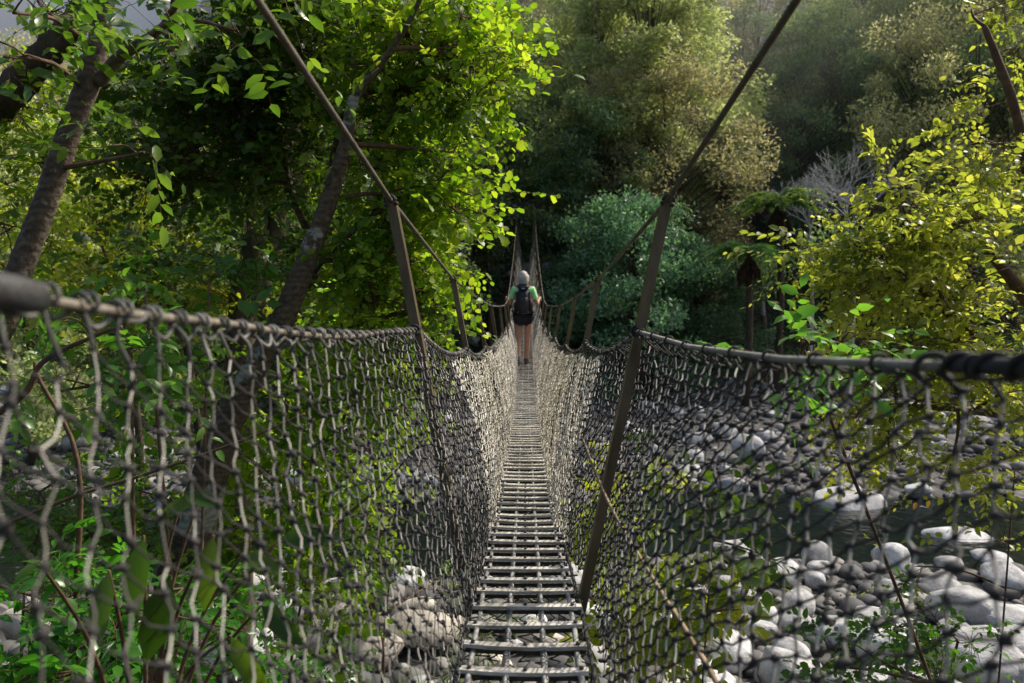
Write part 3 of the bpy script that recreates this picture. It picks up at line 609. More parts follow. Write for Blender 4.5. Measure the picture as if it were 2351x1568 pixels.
for s in (-1,1):
    mb=MB(); tube(mb,spline([V(s*.07,.03,.40),V(s*.10,.10,.455),V(s*.115,.25,.40),V(s*.12,.27,.2),V(s*.12,.10,.06)],16),.014,6); mb.build('shoulder_strap',packm,pack)
    mb=MB(); tube(mb,spline([V(s*.11,-.01,.03),V(s*.165,.06,.02),V(s*.15,.20,.02),V(s*.02,.26,.02)],14),[.03]*6+[.022]*8,8); mb.build('hip_belt',packm,pack)
    mb=MB(); tube(mb,[V(s*.118,-.09,.31),V(s*.122,-.10,.12)],.006,5); mb.build('red_strap',solid('red_webbing',(.3,.03,.03),(.4,.05,.04),9,.7),pack)
# ------------------------------------------------------------ near trees and shrubs
def foliage(root,regions,limb_from,lmat,leaf=.06,wid=.6,kind='oval',nleaf=9,tmat=None,spray=.28,droop=.25,crown_name='foliage',branch_name='branches',limb_r=.012,upb=.5):
    """regions: (px,py,rx,ry,Y,depth,sprays). Limbs grow from limb_from (array of points) to each region, sprays of leaves round them."""
    br=MB(); lf=MB(); LF=np.asarray(limb_from,float)
    for (px,py,rx,ry,Y,dp,ns) in regions:
        c=P(px,py,Y); sx_,sz_=rx*Y/F,ry*Y/F
        i=np.argmin(np.linalg.norm(LF-c,axis=1)+np.clip(LF[:,2]-c[2],0,None)*1.5); a=LF[i]
        mid=(a+c)/2+V(R.uniform(-.1,.1),R.uniform(-.1,.1),R.uniform(-.02,.15))*min(1,np.linalg.norm(a-c))
        limb=spline([a,mid,c],9); tube(br,limb,np.linspace(limb_r*1.3,limb_r*.5,9),6)
        k=max(2,ns//9); q=G.normal(size=(k,3)); q=norm(q)*(G.random((k,1))**.45); nodes=c+q*np.array([sx_,dp,sz_])
        for nd in nodes:
            j=R.choice([4,5,6,7,8]); m2=(limb[j]+nd)/2+V(R.uniform(-.05,.05),R.uniform(-.05,.05),R.uniform(0,.06)); tube(br,spline([limb[j],m2,nd],6),np.linspace(limb_r*.5,limb_r*.22,6),4,cap=False)
        w=G.integers(0,k,ns); rad=min(sx_,sz_)*.38+.06
        base=nodes[w]+G.normal(size=(ns,3))*rad*.7
        d=norm((base-c)*np.array([1,1,.8])/max(sx_,sz_)+G.normal(size=(ns,3))*.55+V(0,0,.05))
        d[:,2]*=.7; d=norm(d); Ls=spray*G.uniform(.6,1.3,ns)
        segs(br,nodes[w],base,limb_r*.2,limb_r*.16,n=3,sag=V(0,0,.01)+G.normal(size=(ns,3))*.01)
        tip=base+d*Ls[:,None]+V(0,0,-1)*(droop*Ls*.5)[:,None]
        segs(br,base,tip,limb_r*.15,limb_r*.07,n=3,sag=np.repeat((droop*Ls*.12)[:,None],3,1)*V(0,0,1))
        up=norm(G.normal(size=(ns,3))*upb+V(0,0,1)); side=norm(np.cross(up,d)); up=np.cross(d,side)
        n=nleaf; t=(np.arange(n)+.5)/n; t=np.concatenate([t[:-1],[1.0]])
        tt=np.clip(t[None]+G.normal(0,.04,(ns,n)),0.05,1)
        pos=base[:,None]+(tip-base)[:,None]*tt[...,None]+V(0,0,1)*(droop*Ls[:,None]*.25*(tt*(1-tt)*2))[...,None]
        sg=np.where(np.arange(n)%2,1,-1)[None,:,None]*np.ones((ns,1,1)); sg[:,-1]=0
        ld=d[:,None]*(.55+.5*(sg==0))+side[:,None]*sg+G.normal(size=(ns,n,3))*.25+V(0,0,-.18)
        nn_=up[:,None]+G.normal(size=(ns,n,3))*.38
        le=leaf*G.uniform(.5,1.3,(ns,n))*G.uniform(.75,1.2,(ns,1)); 
        leaves(lf,pos.reshape(-1,3),ld.reshape(-1,3),nn_.reshape(-1,3),le.ravel(),(le*wid*G.uniform(.85,1.15,(ns,n))).ravel(),kind)
    def rel(o): o.parent=root; o.matrix_parent_inverse=Matrix.Translation(-Vector(root.location)); return o
    rel(br.build(branch_name,tmat or M['twig'])); rel(lf.build(crown_name,lmat))
def trunk(root,paths,mat,name='trunk',lump=.04,n=14,wk=1):
    """paths: lists of (px,py,Y,width in px)"""
    allp=[]; mb=MB()
    for p in paths:
        c=np.array([P(x,y,Y) for x,y,Y,_ in p]); r=np.array([wk*w_*Y/F/2 for x,y,Y,w_ in p]); m=len(p)*7
        s=spline(c,m); rr=np.interp(np.linspace(0,len(p)-1,m),np.arange(len(p)),r); allp.append(s); tube(mb,s,rr,n,lump=lump)
    o=mb.build(name,mat); o.parent=root; o.matrix_parent_inverse=Matrix.Translation(-Vector(root.location)); return np.concatenate(allp)
def thing(name,label,cat,px,py,Y,group=None):
    p=P(px,py,Y); return empty(name,label,cat,tuple(p),group)
def gpt(px,Y):   # base on the ground under column px at distance Y
    x=P(px,640,Y)[0]; return x,Y,float(ground(x,Y))
def on_base(name,label,cat,px,Y): return empty(name,label,cat,gpt(px,Y))
def down(px,Y,off=0):
    """pixel row where the ground lies under column px at distance Y"""
    z=gpt(px,Y)[2]; return 640+(ZC-z)*F/Y
# 1 leaning ringed trunk, far left
t=on_base('forest_tree','slanting smooth brown trunk rising past the left end of the net, with large pointed leaves','tree',-160,3.4)
tp=trunk(t,[[(-160,down(-160,3.4),3.4,95),(-60,900,3.4,80),(0,760,3.4,76),(45,620,3.4,72),(95,490,3.4,68),(150,330,3.4,66),(205,180,3.4,66),(232,60,3.4,56),(262,-120,3.4,50)],
   [(228,190,3.4,40),(270,135,3.35,34),(330,95,3.3,30),(372,62,3.3,22),(388,32,3.3,14)],[(388,-60,3.5,20),(402,20,3.5,18),(408,75,3.5,13)]],M['bark_smooth'],wk=.78)
foliage(t,[(30,30,110,50,3.0,.25,20),(150,60,60,50,3.9,.2,10),(450,110,100,45,3.0,.2,12),(540,70,60,40,3.1,.2,8),(330,350,80,50,3.1,.2,6),(10,130,60,50,2.9,.3,9),(560,-20,100,50,3.2,.3,14)],tp,M['leaf_lance'],leaf=.075,wid=.48,nleaf=7,spray=.22,limb_r=.010,droop=.4)
# 2 dark thick limb
t=on_base('forest_tree','dark rough tree crossing the upper left corner behind the slanting trunk','tree',-420,5.5)
tp=trunk(t,[[(-420,down(-420,5.5),5.5,110),(-250,600,5.5,90),(-80,330,5.2,80),(20,215,5,74),(110,120,4.9,62),(190,20,4.9,50),(260,-120,5,40)]],M['bark'],lump=.09)
foliage(t,[(60,250,120,90,5.2,.5,60),(120,380,140,60,5.6,.5,60),(90,10,70,40,5,.4,22),(330,230,80,50,5.8,.4,24),(30,520,80,140,5.5,.5,50)],tp,M['leaf_round'],leaf=.07,wid=.5,nleaf=9,spray=.3)
# 3 patchy trunk and the big round leaved crown
t=on_base('forest_tree','broad tree with lichen-patched leaning trunk and glowing round lime leaves left of the bridge','tree',330,5.2)
tp=trunk(t,[[(330,down(330,4.5),4.5,170),(400,1400,4.5,155),(440,1250,4.5,146),(495,1050,4.5,128),(560,890,4.5,90),(645,740,4.5,84),(700,610,4.5,72),(752,470,4.5,60),(795,330,4.5,50),(812,230,4.5,34),(880,140,4.5,24),(950,30,4.5,18),(985,-60,4.5,14)],
  [(752,420,4.45,20),(765,350,5.1,18),(790,270,5.0,16),(860,180,5.0,12)],[(690,670,5.1,22),(725,620,4.95,20),(760,580,4.9,12)],[(560,890,4.45,44),(600,830,5.0,30),(660,790,4.9,20),(760,770,4.9,12)],
  [(700,520,5.3,26),(665,420,5.4,20),(640,250,5.5,16),(660,80,5.6,12)]],M['bark_patch'],lump=.06,wk=.66)
foliage(t,[(950,60,170,90,5.0,.7,333),(1080,150,80,110,4.9,.5,159),(960,210,140,90,5.0,.7,217),(860,330,90,110,5.1,.6,101),(1000,470,95,70,4.9,.4,101),(900,480,80,90,5.1,.6,116),(940,600,80,90,5.0,.5,159),(860,680,110,90,5.1,.6,174),(960,710,50,50,4.9,.3,52),(1040,350,50,50,4.9,.3,31)],tp,M['leaf_round'],leaf=.050,wid=.74,kind='round',nleaf=10,spray=.25,limb_r=.014,upb=.75)
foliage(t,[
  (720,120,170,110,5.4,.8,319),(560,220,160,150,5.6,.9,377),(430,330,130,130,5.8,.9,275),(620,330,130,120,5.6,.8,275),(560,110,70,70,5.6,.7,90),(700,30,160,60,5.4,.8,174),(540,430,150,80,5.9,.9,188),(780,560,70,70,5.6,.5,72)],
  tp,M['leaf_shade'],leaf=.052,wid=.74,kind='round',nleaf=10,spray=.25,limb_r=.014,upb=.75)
# 4 dark twin trunks behind
t=on_base('forest_tree','dark twin-stemmed tree standing behind the lichen-patched trunk','tree',560,7.6)
tp=trunk(t,[[(540,down(540,7.6),7.6,80),(555,760,7.6,70),(585,620,7.6,60),(590,500,7.6,48),(600,400,7.6,40),(590,200,7.6,30)],[(575,700,7.6,60),(630,560,7.7,46),(640,450,7.7,46),(655,380,7.8,36),(690,240,7.8,24)]],M['bark'],lump=.09)
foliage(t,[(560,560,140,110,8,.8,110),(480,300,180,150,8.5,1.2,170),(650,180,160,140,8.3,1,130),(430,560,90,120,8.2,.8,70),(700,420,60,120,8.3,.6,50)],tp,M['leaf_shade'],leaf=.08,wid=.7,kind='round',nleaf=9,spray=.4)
# 5 sunlit yellow shrubs on the far-left bank
for (lab,cx,cy,Y,regs) in (('pale yellow-green sunlit tree between the slanting trunk and the dark crown',280,760,10,[(200,480,170,70,10,1,150),(270,600,170,60,10,1,120),(120,560,90,90,9.5,1,80),(420,500,110,80,10.5,1,70),(330,400,110,50,10.5,1,60)]),
    ('low yellow-green bush above the left handrail rope, below the sunlit tree',420,820,8,[(370,690,150,50,8,.8,90),(230,680,110,50,7.5,.6,70),(520,690,90,60,8,.6,50)]),
    ('bright bushy sapling behind the nearest left hanger post',840,1000,9,[(880,620,80,110,9,.7,90),(800,740,110,60,9,.8,70),(930,640,50,60,8.6,.5,30)])):
    t=on_base('broadleaf_shrub',lab,'shrub',cx,Y); b0=V(*gpt(cx,Y)); top=P(cx,cy-80,Y)
    mb=MB(); s=spline([b0,(b0+top)/2+V(.15,0,0),top],12); tube(mb,s,np.linspace(.07,.03,12),8,lump=.05); o=mb.build('trunk',M['bark']); o.parent=t; o.matrix_parent_inverse=Matrix.Translation(-Vector(t.location))
    foliage(t,regs,s[4:],M['leaf_yellow'] if 'yellow' in lab else M['leaf_round'],leaf=.10,wid=.55,nleaf=9,spray=.45,limb_r=.018)
# 6 glossy lance-leaved branch bushes, lower left
def shrub(lab,cx,Y,regs,mat,leaf,wid=.5,kind='oval',nleaf=8,spray=.25,limb_r=.01,cat='shrub',name='leafy_shrub',stems=3,droop=.25,upb=.5,tm=None):
    t=on_base(name,lab,cat,cx,Y); b0=V(*gpt(cx,Y)); pts=[]; mb=MB()
    tg=sorted(regs,key=lambda r:-r[6])[:stems]
    for r in tg:
        e=P(r[0],r[1],r[4]); s=spline([b0,b0*.6+e*.4+V(R.uniform(-.12,.12),R.uniform(-.1,.1),.2),e],14); tube(mb,s,np.linspace(limb_r*1.3,limb_r*.7,14),7,lump=.05); pts.append(s[3:])
    o=mb.build('stem',tm or M['twig']); o.parent=t; o.matrix_parent_inverse=Matrix.Translation(-Vector(t.location))
    foliage(t,regs,np.concatenate(pts),mat,leaf,wid,kind,nleaf,tm,spray,droop,limb_r=limb_r,upb=upb); return t
shrub('glossy green bush with pointed leaves crossing behind the left net',380,3.6,[(330,640,110,50,4.2,.3,24),(480,650,110,40,4.4,.3,22),(300,790,120,50,3.6,.3,26),(380,870,110,40,3.7,.3,20),(180,760,110,60,3.6,.3,16),(130,900,80,60,3.6,.3,12)],M['leaf_lance'],.075,.45,nleaf=9,spray=.26)
shrub('thicket of small round leaves around the lower trunk behind the left net',620,5.4,[(680,900,90,90,5.3,.4,80),(780,1000,100,90,5.2,.4,85),(680,1130,110,100,5.3,.4,90),(820,880,100,80,5.2,.5,85),(930,860,60,60,5.3,.4,40),(780,1200,90,80,5.3,.5,70),(560,1280,110,110,5,.6,90),(480,1000,90,120,5,.5,70),(700,1350,80,90,5,.5,50),(300,1120,100,80,5,.5,50)],M['leaf_round'],.055,.75,'round',10,.26,upb=.8)
shrub('pale green fine-leaved bush at the left edge below the river stones',90,4.4,[(90,1130,110,70,4.4,.4,60),(200,1210,120,60,4.4,.4,60),(60,1260,100,60,4.2,.4,40),(340,1260,90,60,4.6,.4,40)],M['leaf_lance'],.05,.5,nleaf=11,spray=.2)
shrub('dark leafy bush filling the bottom left corner',200,3.0,[(80,1400,120,90,3,.3,45),(260,1440,130,90,3,.3,50),(420,1480,110,80,3.1,.3,40),(180,1540,180,60,2.8,.3,45),(560,1520,90,70,3.4,.3,35),(420,1350,90,60,3.3,.3,26)],M['leaf_broad'],.07,.5,nleaf=8,spray=.22)
shrub('small leafy shoots on the shingle beneath the left net',860,7.0,[(820,1330,90,50,7,.4,36),(760,1500,60,70,6.2,.3,30),(900,1290,70,40,7.5,.4,24),(1010,1330,50,30,8,.3,14)],M['leaf_lance'],.05,.6,nleaf=9,spray=.2)
# broad soft leaves low in front, left
t=thing('broad_leaved_plant','plant with large drooping blade leaves low in front at bottom left','plant',320,1568,1.9)
lf=MB(); br=MB(); rt=P(330,1900,1.9)
for (x,y,Y,tx,ty) in ((460,1140,2.0,360,1180),(330,1230,1.8,300,1420),(490,1230,1.7,460,1400),(250,1310,1.6,220,1480),(390,1320,1.7,330,1530),(560,1270,1.9,640,1310),(530,1460,1.7,600,1600),(90,1290,1.6,30,1330),(640,1240,2.0,760,1225),(420,1130,2.0,500,1160),(600,1390,1.9,690,1480)):
    a=P(x,y,Y); b_=P(tx,ty,Y-.05); n=norm(V(R.uniform(-.5,.5),-1,R.uniform(.3,1))); leaves(lf,a[None],(b_-a)[None],n[None],np.linalg.norm(b_-a)*1.05,np.linalg.norm(b_-a)*.38)
    tube(br,spline([rt,(rt+a)/2+V(R.uniform(-.05,.05),.05,.1),a],10),np.linspace(.008,.003,10),5)
for mbx,nm,mt in ((br,'stem',M['twig']),(lf,'leaves',M['leaf_shade'])):
    o=mbx.build(nm,mt); o.parent=t; o.matrix_parent_inverse=Matrix.Translation(-Vector(t.location))
# bare brown stems through the left net
t=thing('dead_sapling','thin bare brown sapling with crooked stem behind the left net','sapling',180,1568,3.0); mb=MB()
for pth,w0 in (([(180,1600),(175,1350),(185,1150),(165,1010),(90,870),(80,830)],.012),([(-20,960),(60,900),(100,830),(220,770),(280,750)],.014),([(0,1210),(170,1140),(330,1090),(560,1010),(700,950)],.009),([(0,1345),(150,1385),(300,1395),(560,1450)],.007),([(800,1180),(900,1090),(980,1000)],.006)):
    p=spline([P(x,y,3.0) for x,y in pth],24); tube(mb,p,np.linspace(w0,w0*.5,24),6,lump=.06)
o=mb.build('stem',M['twig']); o.parent=t; o.matrix_parent_inverse=Matrix.Translation(-Vector(t.location))
# right: olive-yellow tree
t=on_base('forest_tree','olive-yellow small-leaved tree hanging over the right net','tree',2560,5.2)
tp=trunk(t,[[(2560,down(2560,5.2),5.2,110),(2520,1100,5.2,90),(2440,900,5.2,60),(2330,830,5.1,30),(2180,720,5.0,20),(2090,640,5.0,13)],[(2520,1100,5.2,60),(2420,800,5.2,40),(2290,600,5.2,22),(2180,500,5.2,12)],
   [(2480,1000,5.2,50),(2350,960,5.1,26),(2200,940,5.0,14),(2060,930,5.0,9)],[(2440,900,5.2,40),(2380,500,5.3,30),(2330,250,5.3,20),(2260,60,5.3,12)],[(2200,770,5.1,16),(2150,640,5,12),(2140,560,5,8)]],M['twig'],lump=.05)
foliage(t,[(1960,560,120,45,4.9,.4,75),(2070,470,110,60,5.1,.5,70),(2080,580,140,70,5.0,.5,95),(2000,650,130,60,4.8,.4,70),(2230,530,110,60,4.9,.4,75),(2270,640,110,80,5.0,.5,80),(2150,700,150,60,5.0,.5,85),(2230,800,130,70,4.9,.5,90),(2050,800,120,50,5.0,.4,55),(2300,900,90,70,4.8,.4,55),(2120,920,130,50,4.9,.4,60),(2040,1040,110,50,5.0,.4,55),(2180,1080,90,50,4.9,.4,34),(1960,960,80,50,5.2,.4,26),
   (2200,385,80,35,5.3,.3,26),(2270,330,70,50,5.3,.3,30),(2320,450,50,50,5.3,.3,14),(2230,20,110,40,5.4,.5,24),(2320,110,50,50,5.4,.4,16),(2320,230,50,50,5.4,.3,16)],
   tp,M['leaf_olive'],leaf=.055,wid=.6,nleaf=10,spray=.26,limb_r=.010,upb=.6)
# bright sprig over the right handrail rope
shrub('bright light-green sprig with large glossy leaves just above the right handrail rope',2420,3.9,[(1840,790,80,30,3.2,.12,9),(1930,790,60,25,3.2,.1,7),(1770,850,60,25,3.2,.1,5),(1990,850,50,30,3.3,.1,5)],M['leaf_lance'],.075,.55,nleaf=7,spray=.2,stems=1)
shrub('yellow-green shrub growing up against the outside of the right net',1440,4.9,[(1420,1110,50,60,5.1,.2,22),(1450,1250,70,80,4.9,.25,44),(1500,1400,90,90,4.6,.3,50),(1430,1480,70,80,4.5,.25,34),(1570,1320,60,70,4.9,.2,18)],M['leaf_yellow'],.10,.52,nleaf=8,spray=.3)
shrub('small plant with oval deep green leaves behind the right net above the stream',1620,4.2,[(1560,1090,50,40,4.2,.2,8),(1690,1110,50,30,4.2,.2,7),(1640,1180,70,50,4.2,.2,9),(1770,1280,80,40,4.0,.2,9),(1700,1400,60,60,4.2,.2,8)],M['leaf_lance'],.10,.6,nleaf=6,spray=.26,stems=1,limb_r=.006)
shrub('low dark green shrub in front of the boulders at bottom right',2100,4.6,[(2060,1440,110,50,4.5,.3,36),(2200,1470,110,50,4.4,.3,34),(1990,1500,90,50,4.2,.3,26),(2160,1540,120,40,4.0,.3,30),(1900,1530,80,40,4.2,.3,18)],M['leaf_broad'],.05,.65,nleaf=8,spray=.2)
shrub('spindly twig plant with sparse leaves at the right edge beside the stream',2330,4.2,[(2300,1250,70,90,4.2,.3,9),(2100,1300,40,60,4.6,.2,6),(2330,1080,60,80,4.4,.3,10)],M['leaf_olive'],.05,.5,nleaf=6,spray=.25,stems=1,limb_r=.006)
shrub('bright leafy weeds on the shingle beneath the nearest rungs',1150,6.6,[(1110,1480,50,40,6.6,.25,26),(1080,1560,60,40,6,.25,24),(1180,1380,40,25,7.4,.2,14)],M['leaf_lance'],.06,.3,nleaf=9,spray=.22)
# grass tuft under the deck
t=thing('grass_tuft','tuft of long arching grass blades under the left edge of the deck','grass',960,1600,4.5); mb=MB()
for k in range(60):
    a=R.uniform(0,6.28); l=R.uniform(.25,.5); b0=P(960+R.uniform(-30,30),1640,4.5); d=V(math.cos(a),math.sin(a),0)
    s=np.linspace(0,1,7); c=b0+d*(s**1.5*l*.8)[:,None]+V(0,0,1)*(l*(s-.75*s*s))[:,None]; sd_=np.cross(d,V(0,0,1)); wv=(.006*(1-s*.9))[:,None]
    v=np.concatenate([c-sd_*wv,c+sd_*wv]); mb.add(v,np.array([[i,i+1,i+8,i+7] for i in range(6)]))
o=mb.build('blades',M['leaf_lance']); o.parent=t; o.matrix_parent_inverse=Matrix.Translation(-Vector(t.location))
# dry stick poking through the right net
mb=MB(); p=spline([P(1338,1008,2.5),P(1395,1150,2.3),P(1500,1330,1.9),P(1570,1440,1.65),P(1665,1600,1.4)],30); tube(mb,p,np.linspace(.0035,.006,30),7,lump=.12)
tag(mb.build('dry_stick',solid('dry_wood',(.18,.12,.07),(.36,.27,.18),18,.8)),'long thin dry stick leaning diagonally through the right net across the hanger post','stick')
# ------------------------------------------------------------ far trees
def fartree(name,H,wr,lmat,seed,leaf=.15,lw=.7,nclump=95,per=150,base=.3,shape='round',flat=.6,bark='bark'):
    g=np.random.default_rng(seed); tm=MB(); cm_=MB()
    bend=g.normal(0,.25,2); zs=np.linspace(0,1,10); tr=np.stack([bend[0]*zs**2*H*.12,bend[1]*zs**2*H*.12,zs*H*.93],-1); tube(tm,tr,np.linspace(.016*H+.03,.02,10),8)
    u=g.random(nclump); h=base+(1-base)*u
    if shape=='round': env=np.sqrt(np.clip(1-((u-.45)/.58)**2,0,1))
    elif shape=='cone': env=(1-u)*.95+.08
    else: env=np.sqrt(np.clip(1-((u-.65)/.68)**2,0,1))
    a=g.uniform(0,6.28,nclump); q=g.random(nclump)**.4; rr=env*wr*q*(1+.25*np.sin(a*3+seed))
    c=np.stack([rr*np.cos(a)+bend[0]*h*h*H*.12,rr*np.sin(a)+bend[1]*h*h*H*.12,h*H],-1)
    st=np.stack([np.interp(h*.8,zs,tr[:,0]),np.interp(h*.8,zs,tr[:,1]),h*.8*H*.93],-1)
    segs(tm,st,c,.02+.01*(1-h),.006,n=4,sag=V(0,0,.12))
    cr=g.uniform(.35,.62,nclump)*wr/2.4*1.15
    m=nclump*per; w_=np.repeat(np.arange(nclump),per); d=norm(g.normal(size=(m,3))); rad=g.random((m,1))**.5
    pos=c[w_]+d*rad*cr[w_][:,None]*np.array([1,1,flat]); pos[:,2]+=g.normal(0,.03,m)
    nn_=norm(d*.8+V(0,0,.7)+g.normal(size=(m,3))*.6); ld=norm(g.normal(size=(m,3))+d*.6); le=leaf*g.uniform(.6,1.3,m)
    leaves(cm_,pos,ld,nn_,le,le*lw,'far')
    return (tm.mesh('trunk',M[bark]),cm_.mesh('crown',lmat),name,H)
KT=[fartree('olive_broadleaf_tree',10,2.9,M['far_olive'],1,.15,.65,105,240,.12),
    fartree('grey_green_tree',11.5,2.7,M['far_grey'],2,.15,.65,110,240,.12,'top'),
    fartree('dark_evergreen_tree',10,2.7,M['far_dark'],3,.15,.55,105,230,.08),
    fartree('brown_feathery_tree',9.5,2.6,M['far_brown'],4,.13,.40,100,240,.12,'top',.8),
    fartree('tall_olive_tree',14,2.7,M['far_olive'],5,.15,.65,130,220,.15,'round'),
    fartree('teal_bushy_tree',6,2.8,M['far_teal'],6,.14,.55,110,220,.05,'round'),
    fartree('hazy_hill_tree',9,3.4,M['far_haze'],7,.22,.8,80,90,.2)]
KD={0:'olive green broadleaf tree',1:'glinting grey-green tree',2:'dark green evergreen tree',3:'brownish feathery tree',4:'tall olive tree',5:'teal green bushy tree',6:'pale hazy tree'}
FT=[]
def plant(k,x,y,s=1,rz=None,z=None,label=None):
    tm,cmesh,nm,H=KT[k]; z=float(gz(np.array(x),np.array(y)))-.2 if z is None else z
    e=bpy.data.objects.new(nm,None); COL.objects.link(e); e.location=(x,y,z); e.rotation_euler=(0,0,R.uniform(0,6.28) if rz is None else rz); e.scale=(s*R.uniform(.9,1.15),s*R.uniform(.9,1.15),s*R.uniform(.88,1.15)); e['category']='tree'
    for n_,m_ in (('trunk',tm),('crown',cmesh)):
        o=bpy.data.objects.new(n_,m_); COL.objects.link(o); o.parent=e
    if label: e['label']=label
    else: FT.append((k,x,y,z+H*s*.6-ZC,e))
    return e
def proj(x,Y): return 1207+x*F/Y
# placed by hand: the features one can name
plant(5,P(1470,640,27)[0],27,1.12,label='rounded teal green bush tree right of the bridge end, glossy in the shade')
plant(5,P(1610,640,29)[0],29,.86,label='lower teal green bush right of the rounded one, behind the leaning hanger post')
plant(5,P(1345,640,29.5)[0],29.5,.68,label='small teal green bush beside the dark bridge end')
for Yr,sp,jx in ((33,3.6,1),(37,4.0,1.3),(42,4.4,1.5),(48,5,2),(55,5.6,2),(63,6.5,2.5),(73,7.5,3),(86,9,3)):
    x=-.64*Yr-2
    while x<.62*Yr+1:
        xx=x+R.uniform(-jx,jx)*.6; yy=Yr+R.uniform(-1.6,1.6); px=proj(xx,yy)
        x+=sp*R.uniform(.8,1.2)
        if abs(xx)<1.9 and yy<37: continue
        if xx/yy<-.34 and yy>40: continue
        if Yr==33 and 1640<px<1960: continue
        val=1480<px<1830 and Yr>52
        if px<1150: k=R.choice([2,1,1,0,3])
        elif px<1420: k=R.choice([1,1,3,0,4])
        elif px<1800: k=R.choice([3,1,0,3,4])
        else: k=R.choice([0,4,4,1,2])
        if Yr<36 and R.random()<.25: k=R.choice([2,2,0,3])
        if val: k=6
        plant(k,xx,yy,R.uniform(1.0,1.35)*(1.15 if Yr>45 else 1)*(.85 if val else 1))
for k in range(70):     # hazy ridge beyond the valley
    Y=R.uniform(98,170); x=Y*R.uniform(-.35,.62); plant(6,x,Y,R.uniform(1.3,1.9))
for (x,y,s_) in ((4.6,33.5,1.15),(6.8,36,1.2),(2.9,37,1.1)): plant(4,x,y,s_)
for (x,y,s_,k,lab) in ((2.9,32.2,.95,2,'dark evergreen tree overhanging the right side of the bridge end'),(-2.8,32.0,.95,2,'dark evergreen tree overhanging the left side of the bridge end'),(.2,38,1.0,2,'dark evergreen tree straight behind the bridge tower')): plant(k,x,y,s_,label=lab)
# left bank, mid distance
for (px,Y,s,k,lab) in ((60,17,.75,0,'sunlit olive tree across the water at the left edge'),(300,20,.85,2,'dark tree across the water behind the yellow-green tree'),(700,24,.9,2,'dark tree beyond the river behind the patchy trunk'),(950,27,.9,2,'dark tree beyond the river behind the left hanger posts'),(480,24,.9,0,'olive tree beyond the river between the left trunks'),(1090,30,1.0,2,'dark tree at the left of the bridge end')):
    x=P(px,640,Y)[0]; plant(k,x,Y,s,label=lab)
# labels for the slope trees: kind, place, and an ordinal among equals
grp={}
for (k,x,y,hz,e) in FT:
    px=proj(x,y)
    row='at far river edge' if y<35 else 'low on far slope' if y<40 else 'midway up far slope' if y<52 else 'high on far slope' if y<95 else 'on distant ridge'
    sd_='far left' if px<450 else 'behind left trees' if px<1050 else 'above bridge end' if px<1330 else 'left of right cable' if px<1560 else 'right of right cable' if px<1950 else 'far right' if px<2420 else 'beyond right edge'
    grp.setdefault((KD[k],row,sd_),[]).append((px,e))
ORD=['leftmost','second from left','third from left','fourth from left','fifth from left','sixth from left','seventh from left','eighth from left','ninth from left','tenth from left']
for (a,b_,c),l in grp.items():
    l.sort(key=lambda q:q[0])
    for i,(px,e) in enumerate(l):
        e['label']=(a+' '+b_+' '+c) if len(l)==1 else '%s %s %s, %s'%(a,b_,c,ORD[min(i,9)]); e['group']='trees of the forest on the far slope'
# slim pale trunks at the forest edge
for (px,Y,top,wd,lab) in ((1125,29,470,9,'slim pale speckled trunk left of the bridge end'),(1030,25,240,10,'thin pale trunk behind the sunlit round leaves'),(1525,31,560,12,'slim grey trunk beside the teal bushes'),(1940,22,600,14,'pale blotched trunk behind the olive-yellow tree'),(1760,28,640,14,'dark trunk in the shade under the tree ferns')):
    t=on_base('slim_tree',lab,'tree',px,Y); b0=V(*gpt(px,Y))-V(0,0,.1); e=P(px-15,top,Y); mb=MB(); tube(mb,spline([b0,(b0+e)/2+V(.1,0,0),e],14),np.linspace(wd*Y/F/2*1.3,wd*Y/F/3,14),8,lump=.06)
    o=mb.build('trunk',M['bark_patch']); o.parent=t; o.matrix_parent_inverse=Matrix.Translation(-Vector(t.location))
    mb=MB(); c=e+G.normal(size=(900,3))*np.array([.5,.5,.35])+V(0,0,.3); leaves(mb,c,G.normal(size=(900,3)),G.normal(size=(900,3))+V(0,0,1),.13,.08,'far'); o=mb.build('crown',M['far_dark']); o.parent=t; o.matrix_parent_inverse=Matrix.Translation(-Vector(t.location))
# tree ferns
def fern(px,py,Y,r,lab):
    top=P(px,py,Y); x,y,z0=gpt(px,Y); t=empty('tree_fern',lab,'tree fern',(x,y,z0)); rel=Matrix.Translation(-Vector((x,y,z0)))
    def add(mb,n,m,**k):
        o=mb.build(n,m,**k); o.parent=t; o.matrix_parent_inverse=rel
    mb=MB(); tube(mb,spline([V(x,y,z0-.1),V(x,y,(z0+top[2])/2)+V(.05,0,0),top],12),np.linspace(.13,.10,12),9,lump=.12); add(mb,'trunk',M['bark'])
    for nm,n,dead in (('fronds',15,False),('dead_fronds',7,True)):
        mb=MB()
        for k in range(n):
            a=k*2*math.pi/n+R.uniform(-.15,.15); d=V(math.cos(a),math.sin(a),0); s=np.linspace(0,1,16)
            if dead: c=top+d*(r*.35*np.sin(s*1.5))[:,None]*.6+V(0,0,1)*(-r*(.35+.4*R.random())*s)[:,None]
            else:
                up=R.uniform(.3,1.2); c=top+d*(r*s)[:,None]+V(0,0,1)*(r*(up*s-(up+R.uniform(.0,.35))*s*s))[:,None]
            tube(mb,c,np.linspace(.018,.004,16),4,cap=False); sd_=np.cross(d,V(0,0,1)); cc=spline(c,44)[3:]; tt=np.linspace(.08,1,41); pl=r*.22*np.sin(np.clip(tt*2.9+.25,0,3.1))+.02
            for sg in (-1,1):
                ld=sd_*sg+d*.35+V(0,0,-.25 if not dead else -.9); leaves(mb,cc,np.repeat(ld[None],41,0)+G.normal(size=(41,3))*.08,np.repeat(V(0,0,1)[None],41,0)+G.normal(size=(41,3))*.15,pl*(.75 if dead else 1),r*.042,'far')
        add(mb,nm,M['fern_dead'] if dead else M['fern'])
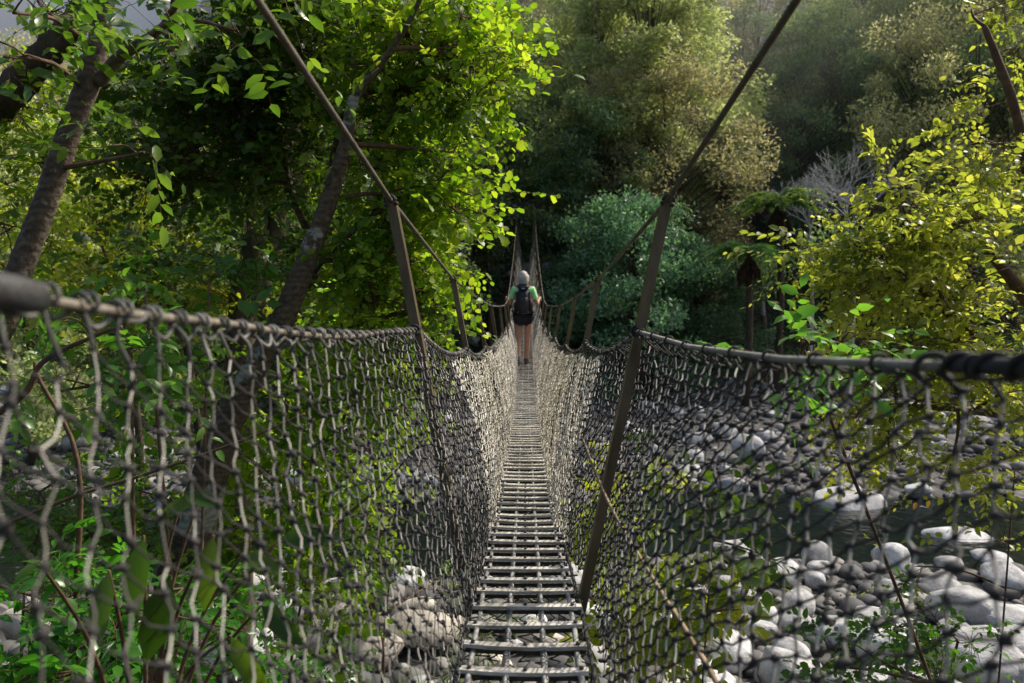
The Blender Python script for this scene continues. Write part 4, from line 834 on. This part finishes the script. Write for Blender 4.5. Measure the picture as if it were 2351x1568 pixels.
fern(1790,470,26,1.75,'tree fern with the higher crown of arching fronds left of the bare grey tree')
fern(1720,585,25,1.55,'tree fern with the lower crown and hanging brown dead fronds')
fern(1660,430,33,1.3,'small distant tree fern half hidden among feathery trees')
# bare grey trees
def bare(px,py,Y,H,lab,seed):
    x,y,z0=gpt(px,Y); t=empty('bare_tree',lab,'tree',(x,y,z0)); g=random.Random(seed); mb=MB(); top=P(px,py,Y)
    tube(mb,spline([V(x,y,z0),V(x+.1,y,(z0+top[2])/2),top],10),np.linspace(.09,.05,10),7)
    def grow(p,d,l,r,n):
        e=p+d*l; tube(mb,[p,(p+e)/2+V(g.gauss(0,.04),g.gauss(0,.04),g.gauss(0,.04))*l,e],[r,r*.8,r*.62],4,cap=False)
        if n==0: return
        for k in range(3 if n>1 else 4):
            dd=norm(d+V(g.gauss(0,.5),g.gauss(0,.5),g.gauss(.12,.3))); grow(e if k else (p+e)/2,dd,l*g.uniform(.62,.85),max(r*.6,.007),n-1)
    for k in range(5): grow(top,norm(V(g.gauss(0,.55),g.gauss(0,.55),.9)),H*.28,.035,4)
    o=mb.build('branches',M['grey_twig']); o.parent=t; o.matrix_parent_inverse=Matrix.Translation(-Vector((x,y,z0)))
bare(1955,520,27,3.4,'bare grey twiggy tree right of the tree ferns',3)
bare(1860,530,28,2.6,'smaller bare grey twiggy tree between the tree ferns and the taller bare one',5)
# undergrowth on the far bank
mb=MB(); n=52000; y=30.5+9*G.random(n)**1.4; x=G.uniform(-.72,.72,n)*y; k=~((np.abs(x)<1.25)&(y>28.5)); x=x[k];y=y[k]; hgt=.25+.9*np.clip(np.sin(x*1.3+1)*np.sin(y*1.1)+.5,0,1.3)
z=ground(x,y)+hgt*G.random(len(x))**.6; m=len(x)
leaves(mb,np.stack([x,y,z],-1),G.normal(size=(m,3)),G.normal(size=(m,3))*.6+V(0,0,1),G.uniform(.1,.22,m),G.uniform(.05,.12,m),'far')
tag(mb.build('undergrowth',M['far_dark']),'dark ferny undergrowth along the far river bank','undergrowth',kind='stuff')
# weeds on the near bank slope
mb=MB(); n=26000; x=G.uniform(-9,9,n); y=G.uniform(.5,5.2,n); k=(np.abs(x)>1.0)&(G.random(n)<np.where(x<0,.9,.45))&(y<np.where(x<0,5.2,3.6)); x=x[k];y=y[k]; m=len(x)
z=ground(x,y)+(.1+.45*np.clip(np.sin(x*2.1)*np.sin(y*2.7)+.6,0,1.4))*G.random(m)
leaves(mb,np.stack([x,y,z],-1),G.normal(size=(m,3))+V(0,0,.4),G.normal(size=(m,3))*.7+V(0,0,1),G.uniform(.05,.10,m),G.uniform(.025,.05,m),'oval')
tag(mb.build('ground_cover',M['leaf_broad']),'low leafy ground cover on the near bank','ground cover',kind='stuff')

# sunlit haze hanging over the river and the forest slope
mb=MB(); box(mb,(0,155,20),420,250,56); hz=mb.build('haze',None,smooth=False)
vm=bpy.data.materials.new('haze'); vm.use_nodes=True; nt=vm.node_tree; nt.nodes.remove(nt.nodes['Principled BSDF']); vs_=nt.nodes.new('ShaderNodeVolumeScatter'); vs_.inputs['Density'].default_value=.012; vs_.inputs['Anisotropy'].default_value=.55; vs_.inputs['Color'].default_value=(.92,.97,1,1)
nt.links.new(vs_.outputs[0],nt.nodes['Material Output'].inputs['Volume']); hz.data.materials.clear(); hz.data.materials.append(vm); tag(hz,'thin sunlit haze over the forest slope','haze',kind='structure')
